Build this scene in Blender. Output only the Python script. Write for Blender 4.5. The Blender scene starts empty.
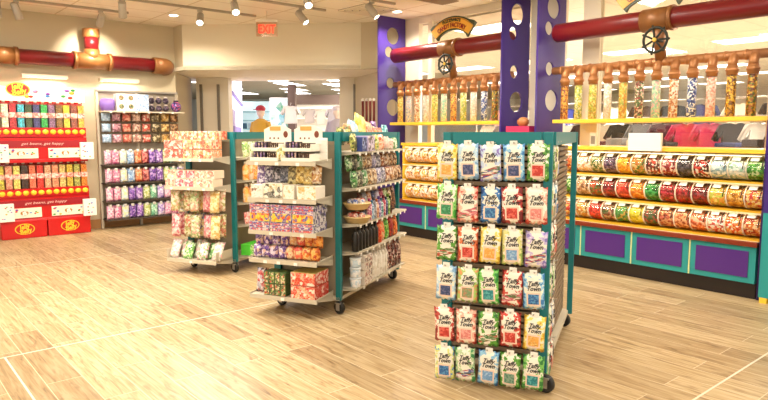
import bpy, bmesh, math, random
from mathutils import Vector, Matrix
R = math.radians
random.seed(7)
C = bpy.context.scene.collection
SC = bpy.context.scene
D = bpy.data

# ------------------------------------------------------------------ camera, world, exposure, large lights
YAW = 40.5
cam = D.cameras.new('camera'); camo = D.objects.new('camera', cam); C.objects.link(camo)
cam.sensor_width = 36; cam.lens = 36 * 625 / 768; cam.clip_end = 200; cam.clip_start = .05
camo.location = (0, 0, 1.5); camo.rotation_euler = (R(90 - 6.21), 0, R(-YAW))
SC.camera = camo
SC.cycles.transparent_max_bounces = 24
SC.view_settings.view_transform = 'Standard'; SC.view_settings.look = 'None'
SC.view_settings.gamma = 1; SC.view_settings.exposure = 0.16; SC.view_settings.use_curve_mapping = False
w = D.worlds.new('world'); SC.world = w; w.use_nodes = True
w.node_tree.nodes['Background'].inputs[0].default_value = (1, .935, .79, 1)
w.node_tree.nodes['Background'].inputs[1].default_value = 1.3
ZC = 3.22
WARM = (1, .9, .74); NEUT = (1, .95, .82)

def light(name, kind, loc, power, col, size=.5, size_y=None, aim=None, spot=60, blend=.5):
    l = D.lights.new(name, kind); l.energy = power; l.color = col
    if kind == 'AREA':
        l.shape = 'RECTANGLE'; l.size = size; l.size_y = size_y or size
    else:
        l.shadow_soft_size = size
    if kind == 'SPOT': l.spot_size = R(spot); l.spot_blend = blend
    o = D.objects.new(name, l); C.objects.link(o); o.location = loc
    if aim is not None: o.rotation_euler = (Vector(aim) - Vector(loc)).to_track_quat('-Z', 'Y').to_euler()
    return o
# fill lights added under the shop ceiling out of view, each with a panel below
FILL_PANELS = [(x, y) for x in (.6, 3.0, 5.0) for y in (-.8, 1.6, 4.0)] + [(.2, 6.4), (2.4, 6.2)]
for i, (x, y) in enumerate(FILL_PANELS):
    light('ceiling_panel_light', 'AREA', (x, y, ZC - .03), 18 if y < 2 else (32 if y < 5 else 98), NEUT, 1.15, .55)
# fixtureless fill lights added to brighten the space beyond glass and portal
for (x, y) in [(8.6, 1.5), (8.6, 5.5), (11.5, 3.5), (11.5, 8), (9.0, 12.5), (12.5, 16.5), (8.5, 17.5), (15, 20)]:
    light('mall_fill_light', 'AREA', (x, y, 2.95), 190 if y < 9 else 110, (1, .95, .88), 1.6, .8)

# ------------------------------------------------------------------ materials
def lin(h):
    if isinstance(h, str):
        h = [int(h[i:i + 2], 16) / 255 for i in (0, 2, 4)]
        return tuple(c / 12.92 if c <= .04045 else ((c + .055) / 1.055) ** 2.4 for c in h) + (1,)
    return tuple(h)[:3] + (1,)
MC = {}
def mat(name, col, rough=.5, metal=0, emit=0, emitcol=None):
    if name in MC: return MC[name]
    m = D.materials.new(name); m.use_nodes = True; b = m.node_tree.nodes['Principled BSDF']
    b.inputs['Base Color'].default_value = lin(col); b.inputs['Roughness'].default_value = rough
    b.inputs['Metallic'].default_value = metal
    if emit:
        b.inputs['Emission Color'].default_value = lin(emitcol or col); b.inputs['Emission Strength'].default_value = emit
    MC[name] = m; return m
def colm(col, rough=.45):
    return mat('plain_' + col + ('' if rough == .45 else str(rough)), col, rough)
def nd(m, t, **kw):
    n = m.node_tree.nodes.new(t)
    for k, v in kw.items(): setattr(n, k, v)
    return n
def prt(cols, scale=40, rough=.35, stretch=(1, 1, 1), fine=True):
    """busy printed packaging: hard cells of a few colours"""
    key = ('print_' if fine else 'candy_') + '_'.join(cols) + '_%g_%g' % (scale, stretch[0] + stretch[2] * 3)
    if key in MC: return MC[key]
    m = mat(key, cols[0], rough); nt = m.node_tree; L = nt.links.new
    tc = nd(m, 'ShaderNodeTexCoord'); oi = nd(m, 'ShaderNodeObjectInfo'); mp = nd(m, 'ShaderNodeMapping')
    mp.inputs['Scale'].default_value = stretch
    mul = nd(m, 'ShaderNodeMath', operation='MULTIPLY'); mul.inputs[1].default_value = 43
    L(oi.outputs['Random'], mul.inputs[0]); L(tc.outputs['Object'], mp.inputs['Vector']); L(mul.outputs[0], mp.inputs['Location'])
    v = nd(m, 'ShaderNodeTexVoronoi'); v.inputs['Scale'].default_value = scale * 1.05; L(mp.outputs[0], v.inputs['Vector'])
    sep = nd(m, 'ShaderNodeSeparateColor'); L(v.outputs['Color'], sep.inputs[0])
    cr = nd(m, 'ShaderNodeValToRGB'); cr.color_ramp.interpolation = 'CONSTANT'; e = cr.color_ramp.elements
    e[0].color = lin(cols[0]); e[0].position = 0; e.remove(e[1])
    for i, c in enumerate(cols[1:]):
        x = e.new((i + 1) / len(cols)); x.color = lin(c)
    L(sep.outputs[0], cr.inputs[0])
    if fine:
        v2 = nd(m, 'ShaderNodeTexVoronoi'); v2.inputs['Scale'].default_value = scale * 2.7; L(mp.outputs[0], v2.inputs['Vector'])
        s2 = nd(m, 'ShaderNodeSeparateColor'); L(v2.outputs['Color'], s2.inputs[0])
        c2 = nd(m, 'ShaderNodeValToRGB'); c2.color_ramp.interpolation = 'CONSTANT'
        for i, q in enumerate(cr.color_ramp.elements):
            t = c2.color_ramp.elements[0] if i == 0 else (c2.color_ramp.elements[1] if i == 1 else c2.color_ramp.elements.new(q.position))
            t.position = q.position; t.color = q.color
        L(s2.outputs[0], c2.inputs[0])
        mx = nd(m, 'ShaderNodeMix', data_type='RGBA'); mx.inputs[0].default_value = .28; L(cr.outputs[0], mx.inputs[6]); L(c2.outputs[0], mx.inputs[7])
        L(mx.outputs[2], nt.nodes['Principled BSDF'].inputs['Base Color'])
    else: L(cr.outputs[0], nt.nodes['Principled BSDF'].inputs['Base Color'])
    return m
def candy(cols, scale=70):
    m = prt(cols, scale, .3, fine=False)
    if not m.get('bump'):
        m['bump'] = 1
        v = [n for n in m.node_tree.nodes if n.type == 'TEX_VORONOI'][0]
        bp = nd(m, 'ShaderNodeBump', invert=True); bp.inputs['Strength'].default_value = .8; bp.inputs['Distance'].default_value = .008
        m.node_tree.links.new(v.outputs['Distance'], bp.inputs['Height'])
        m.node_tree.links.new(bp.outputs[0], m.node_tree.nodes['Principled BSDF'].inputs['Normal'])
    return m
def glassy(name, tint, amount=.12, rough=.05):
    if name in MC: return MC[name]
    m = D.materials.new(name); m.use_nodes = True; nt = m.node_tree
    nt.nodes.remove(nt.nodes['Principled BSDF'])
    o = nt.nodes['Material Output']; t = nd(m, 'ShaderNodeBsdfTransparent'); g = nd(m, 'ShaderNodeBsdfGlossy'); mx = nd(m, 'ShaderNodeMixShader')
    t.inputs[0].default_value = lin(tint); g.inputs['Roughness'].default_value = rough
    mx.inputs[0].default_value = amount
    nt.links.new(t.outputs[0], mx.inputs[1]); nt.links.new(g.outputs[0], mx.inputs[2]); nt.links.new(mx.outputs[0], o.inputs[0])
    MC[name] = m; return m
TEAL = mat('teal_metal', '0D7479', .4); GREIGE = mat('shelf_enamel', 'C9BEA9', .45); DARK = mat('dark_core', '2A2119', .7)
STEEL = mat('brushed_steel', 'B4AEA6', .35, .8); BLACK = mat('black_rubber', '1A1816', .5); WHITE = mat('white_card', 'F3EEE6', .6)
PURP = mat('purple_lacquer', '40297C', .35); YEL = mat('yellow_enamel', 'F2C63A', .4); COPPER = mat('copper', 'B47A4A', .42, .3)
BRASS = mat('aged_brass', '8E5C30', .42, .2); REDP = mat('red_pipe', '701418', .3); REDL = mat('red_lacquer', 'C4181A', .3)
CLEAR = glassy('clear_acrylic', 'FAF8F4', .05); CREAM = mat('cream_paint', 'E9DDC6', .6)

# ------------------------------------------------------------------ mesh helpers
class MB:
    def __init__(s, *mats): s.bm = bmesh.new(); s.mats = list(mats); s.i = 0
    def use(s, m):
        if m not in s.mats: s.mats.append(m)
        s.i = s.mats.index(m); return s
    def _set(s, fs):
        for f in fs: f.material_index = s.i
    def box(s, x0, y0, z0, x1, y1, z1, bev=0, M=None):
        n0 = len(s.bm.faces)
        vs = [s.bm.verts.new(v) for v in [(x0, y0, z0), (x1, y0, z0), (x1, y1, z0), (x0, y1, z0), (x0, y0, z1), (x1, y0, z1), (x1, y1, z1), (x0, y1, z1)]]
        fs = [s.bm.faces.new([vs[i] for i in q]) for q in [(3, 2, 1, 0), (4, 5, 6, 7), (0, 1, 5, 4), (1, 2, 6, 5), (2, 3, 7, 6), (3, 0, 4, 7)]]
        s._set(fs)
        if bev:
            es = list({e for f in fs for e in f.edges})
            r = bmesh.ops.bevel(s.bm, geom=es, offset=bev, segments=2, affect='EDGES', profile=.6)
            s._set(r['faces']); vs = list({v for f in r['faces'] for v in f.verts} | {v for v in vs if v.is_valid})
        if M is not None: bmesh.ops.transform(s.bm, matrix=M, verts=vs)
        return s
    def poly(s, pts, smooth=False):
        f = s.bm.faces.new([s.bm.verts.new(p) for p in pts]); f.material_index = s.i; f.smooth = smooth; return s
    def rings(s, rings, cap=True, smooth=True, closed=True):
        rs = [[s.bm.verts.new(p) for p in r] for r in rings]; n = len(rs[0])
        for a, b in zip(rs, rs[1:]):
            for k in range(n if closed else n - 1):
                f = s.bm.faces.new((a[k], a[(k + 1) % n], b[(k + 1) % n], b[k])); f.material_index = s.i; f.smooth = smooth
        if cap:
            f = s.bm.faces.new(rs[0][::-1]); f.material_index = s.i
            f = s.bm.faces.new(rs[-1]); f.material_index = s.i
        return s
    def lathe(s, prof, seg=16, M=None, cap=True):
        M = M or Matrix()
        return s.rings([[M @ Vector((r * math.cos(2 * math.pi * k / seg), r * math.sin(2 * math.pi * k / seg), z)) for k in range(seg)] for r, z in prof], cap)
    def tube(s, path, r, seg=12, cap=True):
        P = [Vector(p) for p in path]; rings = []; up = None
        for i, p in enumerate(P):
            d = ((P[min(i + 1, len(P) - 1)] - p).normalized() + (p - P[max(i - 1, 0)]).normalized()).normalized()
            if up is None:
                up = Vector((0, 0, 1)) if abs(d.z) < .9 else Vector((1, 0, 0))
            a = d.cross(up).normalized(); up = a.cross(d).normalized()
            rr = r[i] if isinstance(r, (list, tuple)) else r
            rings.append([p + rr * (math.cos(2 * math.pi * k / seg) * a + math.sin(2 * math.pi * k / seg) * up) for k in range(seg)])
        return s.rings(rings, cap)
    def ball(s, c, r, sc=(1, 1, 1), seg=10):
        c = Vector(c)
        rr = [[c + Vector((r * sc[0] * math.sin(t) * math.cos(2 * math.pi * k / seg), r * sc[1] * math.sin(t) * math.sin(2 * math.pi * k / seg), -r * sc[2] * math.cos(t))) for k in range(seg)]
              for t in [math.pi * (j + .15) / (seg // 2 + .3) for j in range(seg // 2 + 1)]]
        return s.rings(rr)
    def prism(s, prof, x0, x1, smooth=False, cap=True):
        """profile of (y,z) points extruded along x"""
        return s.rings([[(x0, y, z) for y, z in prof], [(x1, y, z) for y, z in prof]], cap, smooth)
    def xf(s, M): bmesh.ops.transform(s.bm, matrix=M, verts=s.bm.verts); return s
    def mesh(s, name='m'):
        bmesh.ops.recalc_face_normals(s.bm, faces=s.bm.faces)
        me = D.meshes.new(name); s.bm.to_mesh(me); s.bm.free()
        for m in s.mats: me.materials.append(m)
        return me
    def build(s, name, parent=None, loc=(0, 0, 0), rz=0):
        return ob(name, s.mesh(name), parent, loc, rz)
def ob(name, me, parent=None, loc=(0, 0, 0), rz=0):
    o = D.objects.new(name, me); C.objects.link(o); o.location = loc; o.rotation_euler = (0, 0, R(rz))
    if parent: o.parent = parent
    return o
def tag(o, label=None, cat=None, group=None, kind=None):
    if label: o['label'] = label
    if cat: o['category'] = cat
    if group: o['group'] = group
    if kind: o['kind'] = kind
    return o
def thing(name, label, cat, loc=(0, 0, 0), rz=0, group=None):
    o = D.objects.new(name, None); o.empty_display_size = .1; C.objects.link(o); o.location = loc; o.rotation_euler = (0, 0, R(rz))
    return tag(o, label, cat, group)
def struct(name, mb, kind='structure'):
    return tag(mb.build(name), kind=kind)
TM = {}
def text_mesh(txt, size, mt, extrude=.001, shear=0, spacing=1.0, fit=None, line=1.0, bold=0):
    key = (txt, size, mt.name, shear, fit, bold)
    if key in TM: return TM[key]
    c = D.curves.new('lettering', 'FONT'); c.body = txt; c.size = size; c.extrude = extrude; c.shear = shear; c.align_x = 'CENTER'; c.align_y = 'CENTER'
    c.space_line = line; c.offset = bold; c.resolution_u = 2
    o = D.objects.new('tmp', c); C.objects.link(o); bpy.context.view_layer.update()
    me = D.meshes.new_from_object(o.evaluated_get(bpy.context.evaluated_depsgraph_get())); D.objects.remove(o); D.curves.remove(c)
    xs = [v.co.x for v in me.vertices]
    k = fit / (max(xs) - min(xs)) if fit else 1
    for v in me.vertices:       # text stands up in the xz plane and reads from -y
        x, y, z = v.co; v.co = (x * k, -z, y)
    me.materials.clear(); me.materials.append(mt); TM[key] = me; return me
ORD = ['first', 'second', 'third', 'fourth', 'fifth', 'sixth', 'seventh', 'eighth', 'ninth', 'tenth', 'eleventh', 'twelfth', 'thirteenth', 'fourteenth', 'fifteenth', 'sixteenth']
KM = {}
def cached(key, fn):
    if key not in KM: KM[key] = fn()
    return KM[key]

# ------------------------------------------------------------------ goods (local frame: origin at base centre, front faces -y)
def carton(wd, dp, h, front, side, top=None):
    def f():
        b = MB(side); b.box(-wd / 2, -dp / 2, 0, wd / 2, dp / 2, h, min(.003, h * .1))
        b.use(front); fi = b.i; b.use(top or side); ti = b.i
        for fa in b.bm.faces:
            fa.normal_update()
            if fa.calc_area() > .3 * wd * h and fa.normal.y < -.9: fa.material_index = fi
            elif fa.normal.z > .9: fa.material_index = ti
        return b.mesh('carton')
    return cached(('carton', wd, dp, h, front.name, side.name, (top or side).name), f)
def bulge(x, z, wd, h, d):
    a = max(0, 1 - (2 * x / wd) ** 2); b = max(0, 1 - (2 * z / h - 1) ** 2)
    return d / 2 * (a ** .5) * (b ** .4)
def pouch(wd, h, d, front, back=None, nx=6, nz=7, crimp=.0):
    def f():
        b = MB(front); g = {}
        for sgn, mt in ((-1, front), (1, back or front)):
            b.use(mt)
            for i in range(nx + 1):
                for j in range(nz + 1):
                    x = -wd / 2 + wd * i / nx; z = h * j / nz
                    edge = i in (0, nx) or j in (0, nz)
                    k = (0 if edge else sgn, i, j)
                    if k not in g:
                        xx = x * (1 - .06 * math.sin(math.pi * j / nz)) if i in (0, nx) else x
                        g[k] = b.bm.verts.new((xx, sgn * bulge(x, z, wd, h, d) if not edge else 0, z + (.004 * (-1) ** i if j in (0, nz) else 0)))
            for i in range(nx):
                for j in range(nz):
                    vs = [g.get((sgn, a, c)) or g[(0, a, c)] for a, c in ((i, j), (i + 1, j), (i + 1, j + 1), (i, j + 1))]
                    if len(set(vs)) == 4:
                        fa = b.bm.faces.new(vs if sgn < 0 else vs[::-1]); fa.material_index = b.i; fa.smooth = True
        return b.mesh('pouch')
    return cached(('pouch', wd, h, d, front.name, back and back.name, nx), f)
def bottle(r, h, body, cap, seg=10):
    def f():
        b = MB(body).lathe([(r * .9, 0), (r, h * .04), (r, h * .7), (r * .45, h * .84), (r * .4, h * .86)], seg)
        c = MB(cap).lathe([(r * .5, h * .855), (r * .5, h * .99), (r * .42, h)], seg)
        return b.mesh('bottle_body'), c.mesh('bottle_cap')
    return cached(('bottle', r, h, body.name, cap.name), f)
def tubby(r, h, body, cap, seg=12):
    def f():
        b = MB(body).lathe([(r * .88, 0), (r * .9, .003), (r, h * .85)], seg)
        c = MB(cap).lathe([(r * 1.06, h * .85), (r * 1.06, h * .98), (r * .95, h)], seg)
        return b.mesh('tub_body'), c.mesh('tub_lid')
    return cached(('tub', r, h, body.name, cap.name), f)
def put(name, me, label, cat, group, loc, rz, tilt=0):
    o = ob(name, me, None, loc, rz); o.rotation_euler.x = R(tilt)
    return tag(o, label, cat, group)
def put2(name, meshes, names, label, cat, group, loc, rz):
    t = thing(name, label, cat, loc, rz, group)
    for m, n in zip(meshes, names): ob(n, m, t)
    return t

# ------------------------------------------------------------------ ROOM SHELL
GS = 6.7      # glass wall plane, x
TB = 10.3     # back wall plane, y
# floor
def floor_mat():
    m = mat('plank_floor', 'C8A77A', .32); nt = m.node_tree; L = nt.links.new; bs = nt.nodes['Principled BSDF']
    tc = nd(m, 'ShaderNodeTexCoord'); mp = nd(m, 'ShaderNodeMapping'); mp.inputs['Rotation'].default_value = (0, 0, R(90))
    L(tc.outputs['Object'], mp.inputs[0])
    br = nd(m, 'ShaderNodeTexBrick'); br.offset = .37; br.inputs['Scale'].default_value = 1
    br.inputs['Brick Width'].default_value = 1.2; br.inputs['Row Height'].default_value = .2; br.inputs['Mortar Size'].default_value = .0025
    br.inputs['Color1'].default_value = (0, 0, 0, 1); br.inputs['Color2'].default_value = (1, 1, 1, 1); br.inputs['Mortar'].default_value = (.5, .5, .5, 1)
    L(mp.outputs[0], br.inputs['Vector'])
    cr = nd(m, 'ShaderNodeValToRGB'); e = cr.color_ramp.elements
    e[0].color = lin('A89270'); e[1].color = lin('CAB590'); x = e.new(.5); x.color = lin('BAA37E')
    L(br.outputs['Color'], cr.inputs[0])
    st = nd(m, 'ShaderNodeMapping'); st.inputs['Scale'].default_value = (1.6, 26, 1); L(mp.outputs[0], st.inputs[0])
    sepb = nd(m, 'ShaderNodeMath', operation='MULTIPLY'); sepb.inputs[1].default_value = 30; L(br.outputs['Color'], sepb.inputs[0])
    no = nd(m, 'ShaderNodeTexNoise', noise_dimensions='4D'); no.inputs['Scale'].default_value = 1.6; no.inputs['Detail'].default_value = 7; no.inputs['Distortion'].default_value = 1.2
    L(st.outputs[0], no.inputs['Vector']); L(sepb.outputs[0], no.inputs['W'])
    c2 = nd(m, 'ShaderNodeValToRGB'); e = c2.color_ramp.elements; e[0].position = .3; e[0].color = lin('957C5E'); e[1].position = .62; e[1].color = (1, 1, 1, 1)
    y = e.new(.42); y.color = lin('DACBB0')
    L(no.outputs[0], c2.inputs[0])
    mx = nd(m, 'ShaderNodeMix', data_type='RGBA', blend_type='MULTIPLY'); mx.inputs[0].default_value = .75; L(cr.outputs[0], mx.inputs[6]); L(c2.outputs[0], mx.inputs[7])
    # knots and darker worn flecks
    st2 = nd(m, 'ShaderNodeMapping'); st2.inputs['Scale'].default_value = (1.2, 6, 1); L(mp.outputs[0], st2.inputs[0])
    n2 = nd(m, 'ShaderNodeTexNoise', noise_dimensions='4D'); n2.inputs['Scale'].default_value = 2.2; n2.inputs['Detail'].default_value = 4; n2.inputs['Distortion'].default_value = 2.5
    L(st2.outputs[0], n2.inputs['Vector']); L(sepb.outputs[0], n2.inputs['W'])
    c3 = nd(m, 'ShaderNodeValToRGB'); e = c3.color_ramp.elements; e[0].position = .3; e[0].color = lin('A88C68'); e[1].position = .45; e[1].color = (1, 1, 1, 1); L(n2.outputs[0], c3.inputs[0])
    m2 = nd(m, 'ShaderNodeMix', data_type='RGBA', blend_type='MULTIPLY'); m2.inputs[0].default_value = .6; L(mx.outputs[2], m2.inputs[6]); L(c3.outputs[0], m2.inputs[7])
    m3 = nd(m, 'ShaderNodeMix', data_type='RGBA'); L(br.outputs['Fac'], m3.inputs[0]); L(m2.outputs[2], m3.inputs[6]); m3.inputs[7].default_value = lin('D6C6A8')
    L(m3.outputs[2], bs.inputs['Base Color'])
    bs.inputs['Roughness'].default_value = .38
    return m
FL = floor_mat()
b = MB(FL); b.box(-6, -4, -.05, GS + .05, 12.2, 0); struct('floor', b)
b = MB(mat('mall_floor_tile', 'D8CCB8', .25)); b.box(GS + .05, -6, -.05, 40, 40, -.001); b.box(-6, 12.2, -.05, GS + .05, 40, -.001); struct('floor.001', b)
# metal expansion joints let into the planks
JM = mat('joint_metal', 'E4DCCB', .35, .2)
for i, (x0, y0, x1, y1) in enumerate([(-4, 4.715, 3.6, 4.727), (.69, -3, .702, 4.715), (3.2, 1.43, 6.05, 1.442), (.7, 7.9, 5.5, 7.906)]):
    b = MB(JM); b.box(x0, y0, -.002, x1, y1, .0016); struct('trim_%d' % (i + 1), b)
# ceiling with a lay-in grid
def ceil_mat(name, base, line, sx=.61, sy=1.22):
    m = mat(name, base, .8); nt = m.node_tree; L = nt.links.new
    tc = nd(m, 'ShaderNodeTexCoord'); br = nd(m, 'ShaderNodeTexBrick'); br.offset = 0
    br.inputs['Scale'].default_value = 1; br.inputs['Brick Width'].default_value = sy; br.inputs['Row Height'].default_value = sx; br.inputs['Mortar Size'].default_value = .012
    br.inputs['Color1'].default_value = lin(base); br.inputs['Color2'].default_value = lin(base); br.inputs['Mortar'].default_value = lin(line)
    L(tc.outputs['Object'], br.inputs['Vector']); L(br.outputs[0], nt.nodes['Principled BSDF'].inputs['Base Color'])
    return m
b = MB(ceil_mat('ceiling_tile', 'F6EDDC', 'D8C9AE')); b.box(-6, -4, ZC, GS + .05, 12.2, ZC + .1); struct('ceiling', b)
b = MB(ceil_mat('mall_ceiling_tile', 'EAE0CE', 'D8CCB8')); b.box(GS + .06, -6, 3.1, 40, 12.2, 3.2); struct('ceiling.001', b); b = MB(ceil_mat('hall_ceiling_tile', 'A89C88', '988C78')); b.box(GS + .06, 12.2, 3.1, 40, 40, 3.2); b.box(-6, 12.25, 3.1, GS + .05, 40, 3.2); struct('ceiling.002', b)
# walls
WALL = mat('tan_wall', 'C9BB9C', .7); WALL2 = mat('light_wall', 'E2D7BC', .7)
b = MB(WALL); b.box(-6, TB, 0, 4.22, TB + .15, ZC); struct('wall_back', b)
b = MB(mat('wood_skirting', 'A77A4A', .5)); b.box(-6, TB - .02, 0, 4.2, TB, .14); struct('baseboard_back', b)
def wall_seg(name, p, q, z0, z1, m, th=.12):
    p = Vector((p[0], p[1], 0)); q = Vector((q[0], q[1], 0)); d = (q - p).normalized(); n = Vector((-d.y, d.x, 0)) * th
    b = MB(m); b.rings([[(v.x, v.y, z) for v in (p, q, q + n, p + n)] for z in (z0, z1)], smooth=False); return struct(name, b)
PA, PB = (4.22, 9.96), (6.31, 7.95)
wall_seg('wall_bulkhead', PA, PB, 2.5, ZC, WALL2, .1)
wall_seg('wall_bulkhead_side', (4.22, 10.32), PA, 2.5, ZC, WALL, .1)
wall_seg('wall_bulkhead_end', PB, (6.62, 7.3), 2.5, ZC, WALL, .1)
b = MB(mat('soffit', 'EFE3CC', .7)); b.rings([[(x, y, z) for x, y in ((4.2, 10.35), PA, PB, (6.66, 7.3), (7.9, 9.3), (5.2, 12.3))] for z in (2.502, 2.56)], smooth=False); struct('ceiling_soffit', b)
wall_seg('wall_portal_side', (4.2, 10.3), (5.0, 11.45), 0, 2.5, WALL, .1)
PIL = mat('pillar_cream', 'F0E6D4', .5)
dO = Vector((.76, -.65, 0)).normalized()
o0 = Vector((5.48, 10.86, 0))
wall_seg('wall_portal_pillar', o0 - dO * .62, o0 - dO * .02, 0, 2.5, PIL, .3)
wall_seg('wall_portal_end', (7.02, 9.5), (7.02 + .76 * .32, 9.5 - .65 * .32), 0, 2.5, PIL, .35)
wall_seg('wall_portal_return', (7.22, 9.3), (6.64, 7.5), 0, 2.5, WALL, .1)
for i, p in enumerate([o0 - dO * .52 + Vector((-.02, -.02, 0)), o0 - dO * .2 + Vector((-.02, -.02, 0)), Vector((7.2, 9.27, 0))]):
    b = MB(mat('guide_rail_grey', '7C7266', .4)); b.box(-.022, -.02, 0, .022, .02, 2.38)
    o = b.build('trim_%d' % (i + 5), None, p, -40); tag(o, kind='structure')
# glass shop front: mullions, sill wall, panes
MU = mat('mullion_cream', 'EADFC8', .5)
for i, (y0, y1) in enumerate([(7.0, 7.42), (4.46, 4.95), (3.98, 4.2), (2.05, 2.2), (-3.0, -2.9)]):
    b = MB(MU); b.box(GS - .03, y0, 0, GS + .05, y1, ZC)
    if i == 0: b.box(GS - .03, 6.72, 1.3, GS + .04, 6.8, ZC)
    struct('wall_glass_mullion' + ('' if not i else '.%03d' % i), b)
b = MB(MU); b.box(GS - .02, -2.9, 0, GS + .04, 7.3, 1.3); struct('wall_glass_sill', b)
b = MB(MU); b.box(GS - .02, -2.9, 3.12, GS + .04, 7.3, ZC); struct('wall_glass_head', b)
PANE = glassy('window_glass', 'F6F3EC', .06, .02)
for i, (y0, y1) in enumerate([(4.95, 6.72), (2.2, 3.98), (-2.9, 2.05)]):
    b = MB(PANE); b.box(GS, y0, 1.3, GS + .012, y1, 3.12); struct('window_%d' % (i + 1), b)

# ------------------------------------------------------------------ ceiling fixtures
LAMP = mat('lamp_glow', 'FFF2DC', .5, 0, 9); FILL_GLOW = mat('fill_panel_glow', 'FFF6E8', .5, 0, 6)
for i, (x, y) in enumerate(FILL_PANELS):  # out-of-view panels added as housings for the room's fill lights
    t = thing('ceiling_light_panel', 'flat rectangular fill light panel added unseen under the shop ceiling', 'ceiling light', (x, y, ZC), 0, 'added fill panels under the shop ceiling')
    b = MB(WHITE); b.box(-.62, -.32, -.012, .62, -.28, 0); b.box(-.62, .28, -.012, .62, .32, 0); b.box(-.62, -.28, -.012, -.58, .28, 0); b.box(.58, -.28, -.012, .62, .28, 0); b.build('frame', t)
    b = MB(FILL_GLOW); b.box(-.575, -.275, -.006, .575, .275, -.002); b.build('diffuser', t)
for i, (x, y, nm) in enumerate([(3.78, 9.2, 'round recessed downlight beside the bulkhead corner'), (6.1, 6.85, 'round recessed downlight near the first purple column')]):
    zc = 2.502 if 'soffit' in nm else ZC; t = thing('downlight', nm, 'ceiling light', (x, y, zc)); MB(WHITE).lathe([(.085, -.012), (.085, 0)], 20).build('trim_ring', t); MB(LAMP).lathe([(.06, -.016), (.06, -.0125)], 20).build('lamp', t)
    light('downlight_lamp', 'SPOT', (x, y, zc - .03), 110, WARM, .05, aim=(x, y, 0), spot=150)
TRK = mat('track_grey', 'A89C88', .4)
tracks = [(.8, 3.2, 9.42, 'grey lighting track nearest the back wall'), (2.3, 4.72, 8.45, 'grey lighting track above the far teal rack'),
          (3.5, 5.25, 7.42, 'short grey lighting track in front of the exit sign'), (3.9, 5.7, 6.45, 'grey lighting track near the first purple column')]
for x0, x1, y, lb in tracks:
    b = MB(TRK); b.box(x0, y - .018, ZC - .03, x1, y + .018, ZC); tag(b.build('lighting_track'), lb, 'lighting track')
SPOTM = mat('spot_housing', 'B8B0A2', .35, .3)
heads = [(1.56, 9.42, (1.7, 10.1, 1.7), 'track spotlight at the end of the pack over the jelly bean stand', 60), (1.78, 9.42, (2.5, 10.1, 1.3), 'second track spotlight over the jelly bean stand', 60),
         (2.82, 9.42, (2.88, 10.2, 2.6), 'track spotlight shining on the pipe tee of the back wall', 90), (2.8, 8.45, (3.4, 10.2, 1.0), 'track spotlight aimed at the wall rack of pouches', 90),
         (3.85, 8.45, (2.6, 6.2, 0.8), 'track spotlight hanging before the bulkhead corner', 60), (3.85, 7.42, (3.0, 5.0, 0.6), 'bright track spotlight above the far teal rack', 70),
         (4.3, 6.45, (3.4, 4.2, 0.6), 'track spotlight facing the shop with its glowing lens', 70), (4.85, 7.42, (5.6, 5.8, 1.0), 'tilted track spotlight beside the exit sign', 60),
         (5.3, 6.45, (6.1, 5.2, 1.2), 'tilted track spotlight beside the ceiling vent', 60)]
for x, y, aim, lb, pw in heads:
    t = thing('track_spotlight', lb, 'spotlight', (x, y, ZC - .03), 0)
    b = MB(SPOTM); b.box(-.03, -.02, -.03, .03, .02, 0); b.tube([(0, 0, -.02), (0, 0, -.09)], .008, 8); b.build('stem', t)
    piv = Vector((x, y, ZC - .15)); d = (Vector(aim) - piv).normalized()
    Mx = Matrix.Translation(Vector((0, 0, -.12))) @ d.to_track_quat('Z', 'Y').to_matrix().to_4x4()
    MB(SPOTM).lathe([(.035, -.1), (.047, -.09), (.05, .1), (.052, .115), (.045, .116), (.043, .1)], 20, Mx).build('housing', t)
    MB(LAMP).lathe([(.042, .101), (.042, .106)], 20, Mx).build('lens', t)
    light('track_spot_lamp', 'SPOT', piv + d * .13, pw * 1.25, WARM, .04, aim=aim, spot=75, blend=.8)
# air vent
t = thing('ceiling_vent', 'square grey air diffuser set in the ceiling near the first purple column', 'vent', (5.72, 7.05, ZC), 0)
b = MB(mat('vent_dark', '6E6250', .6)); b.box(-.3, -.3, -.006, .3, .3, 0); b.build('backing', t)
b = MB(CREAM)
for k in range(4):
    r0 = .3 - k * .075; r1 = r0 - .03
    for (a, c, e, f) in ((-r0, -r0, r0, -r1), (-r0, r1, r0, r0), (-r0, -r1, -r1, r1), (r1, -r1, r0, r1)): b.box(a, c, -.02, e, f, -.006)
b.build('louvres', t)
b = MB(mat('return_grille', 'B39C80', .6)); b.box(-.3, -.15, -.012, .3, .15, 0)
for k in range(7): b.box(-.28, -.13 + k * .04, -.02, .28, -.115 + k * .04, -.012)
tag(b.build('ceiling_vent', None, (5.95, 5.95, ZC)), 'small tan return air grille in the ceiling over the candy factory sign', 'vent')
# exit sign
t = thing('exit_sign', 'glowing red exit sign hanging before the tan bulkhead', 'exit sign', (4.67, 8.05, 2.86), -37)
b = MB(glassy('sign_acrylic', 'FBE6D6', .2)); b.box(-.15, -.006, 0, .15, .006, .2); b.build('panel', t)
b = MB(mat('sign_housing', 'E8DCC4', .5)); b.box(-.16, -.02, .2, .16, .02, .235); b.tube([(0, 0, .235), (0, 0, ZC - 2.86)], .006, 8); b.build('housing', t)
ob('lettering', text_mesh('EXIT', .16, mat('exit_red', 'FF2A18', .5, 0, 2.2), .002, fit=.24, bold=.004), t, (0, -.008, .1))

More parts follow.
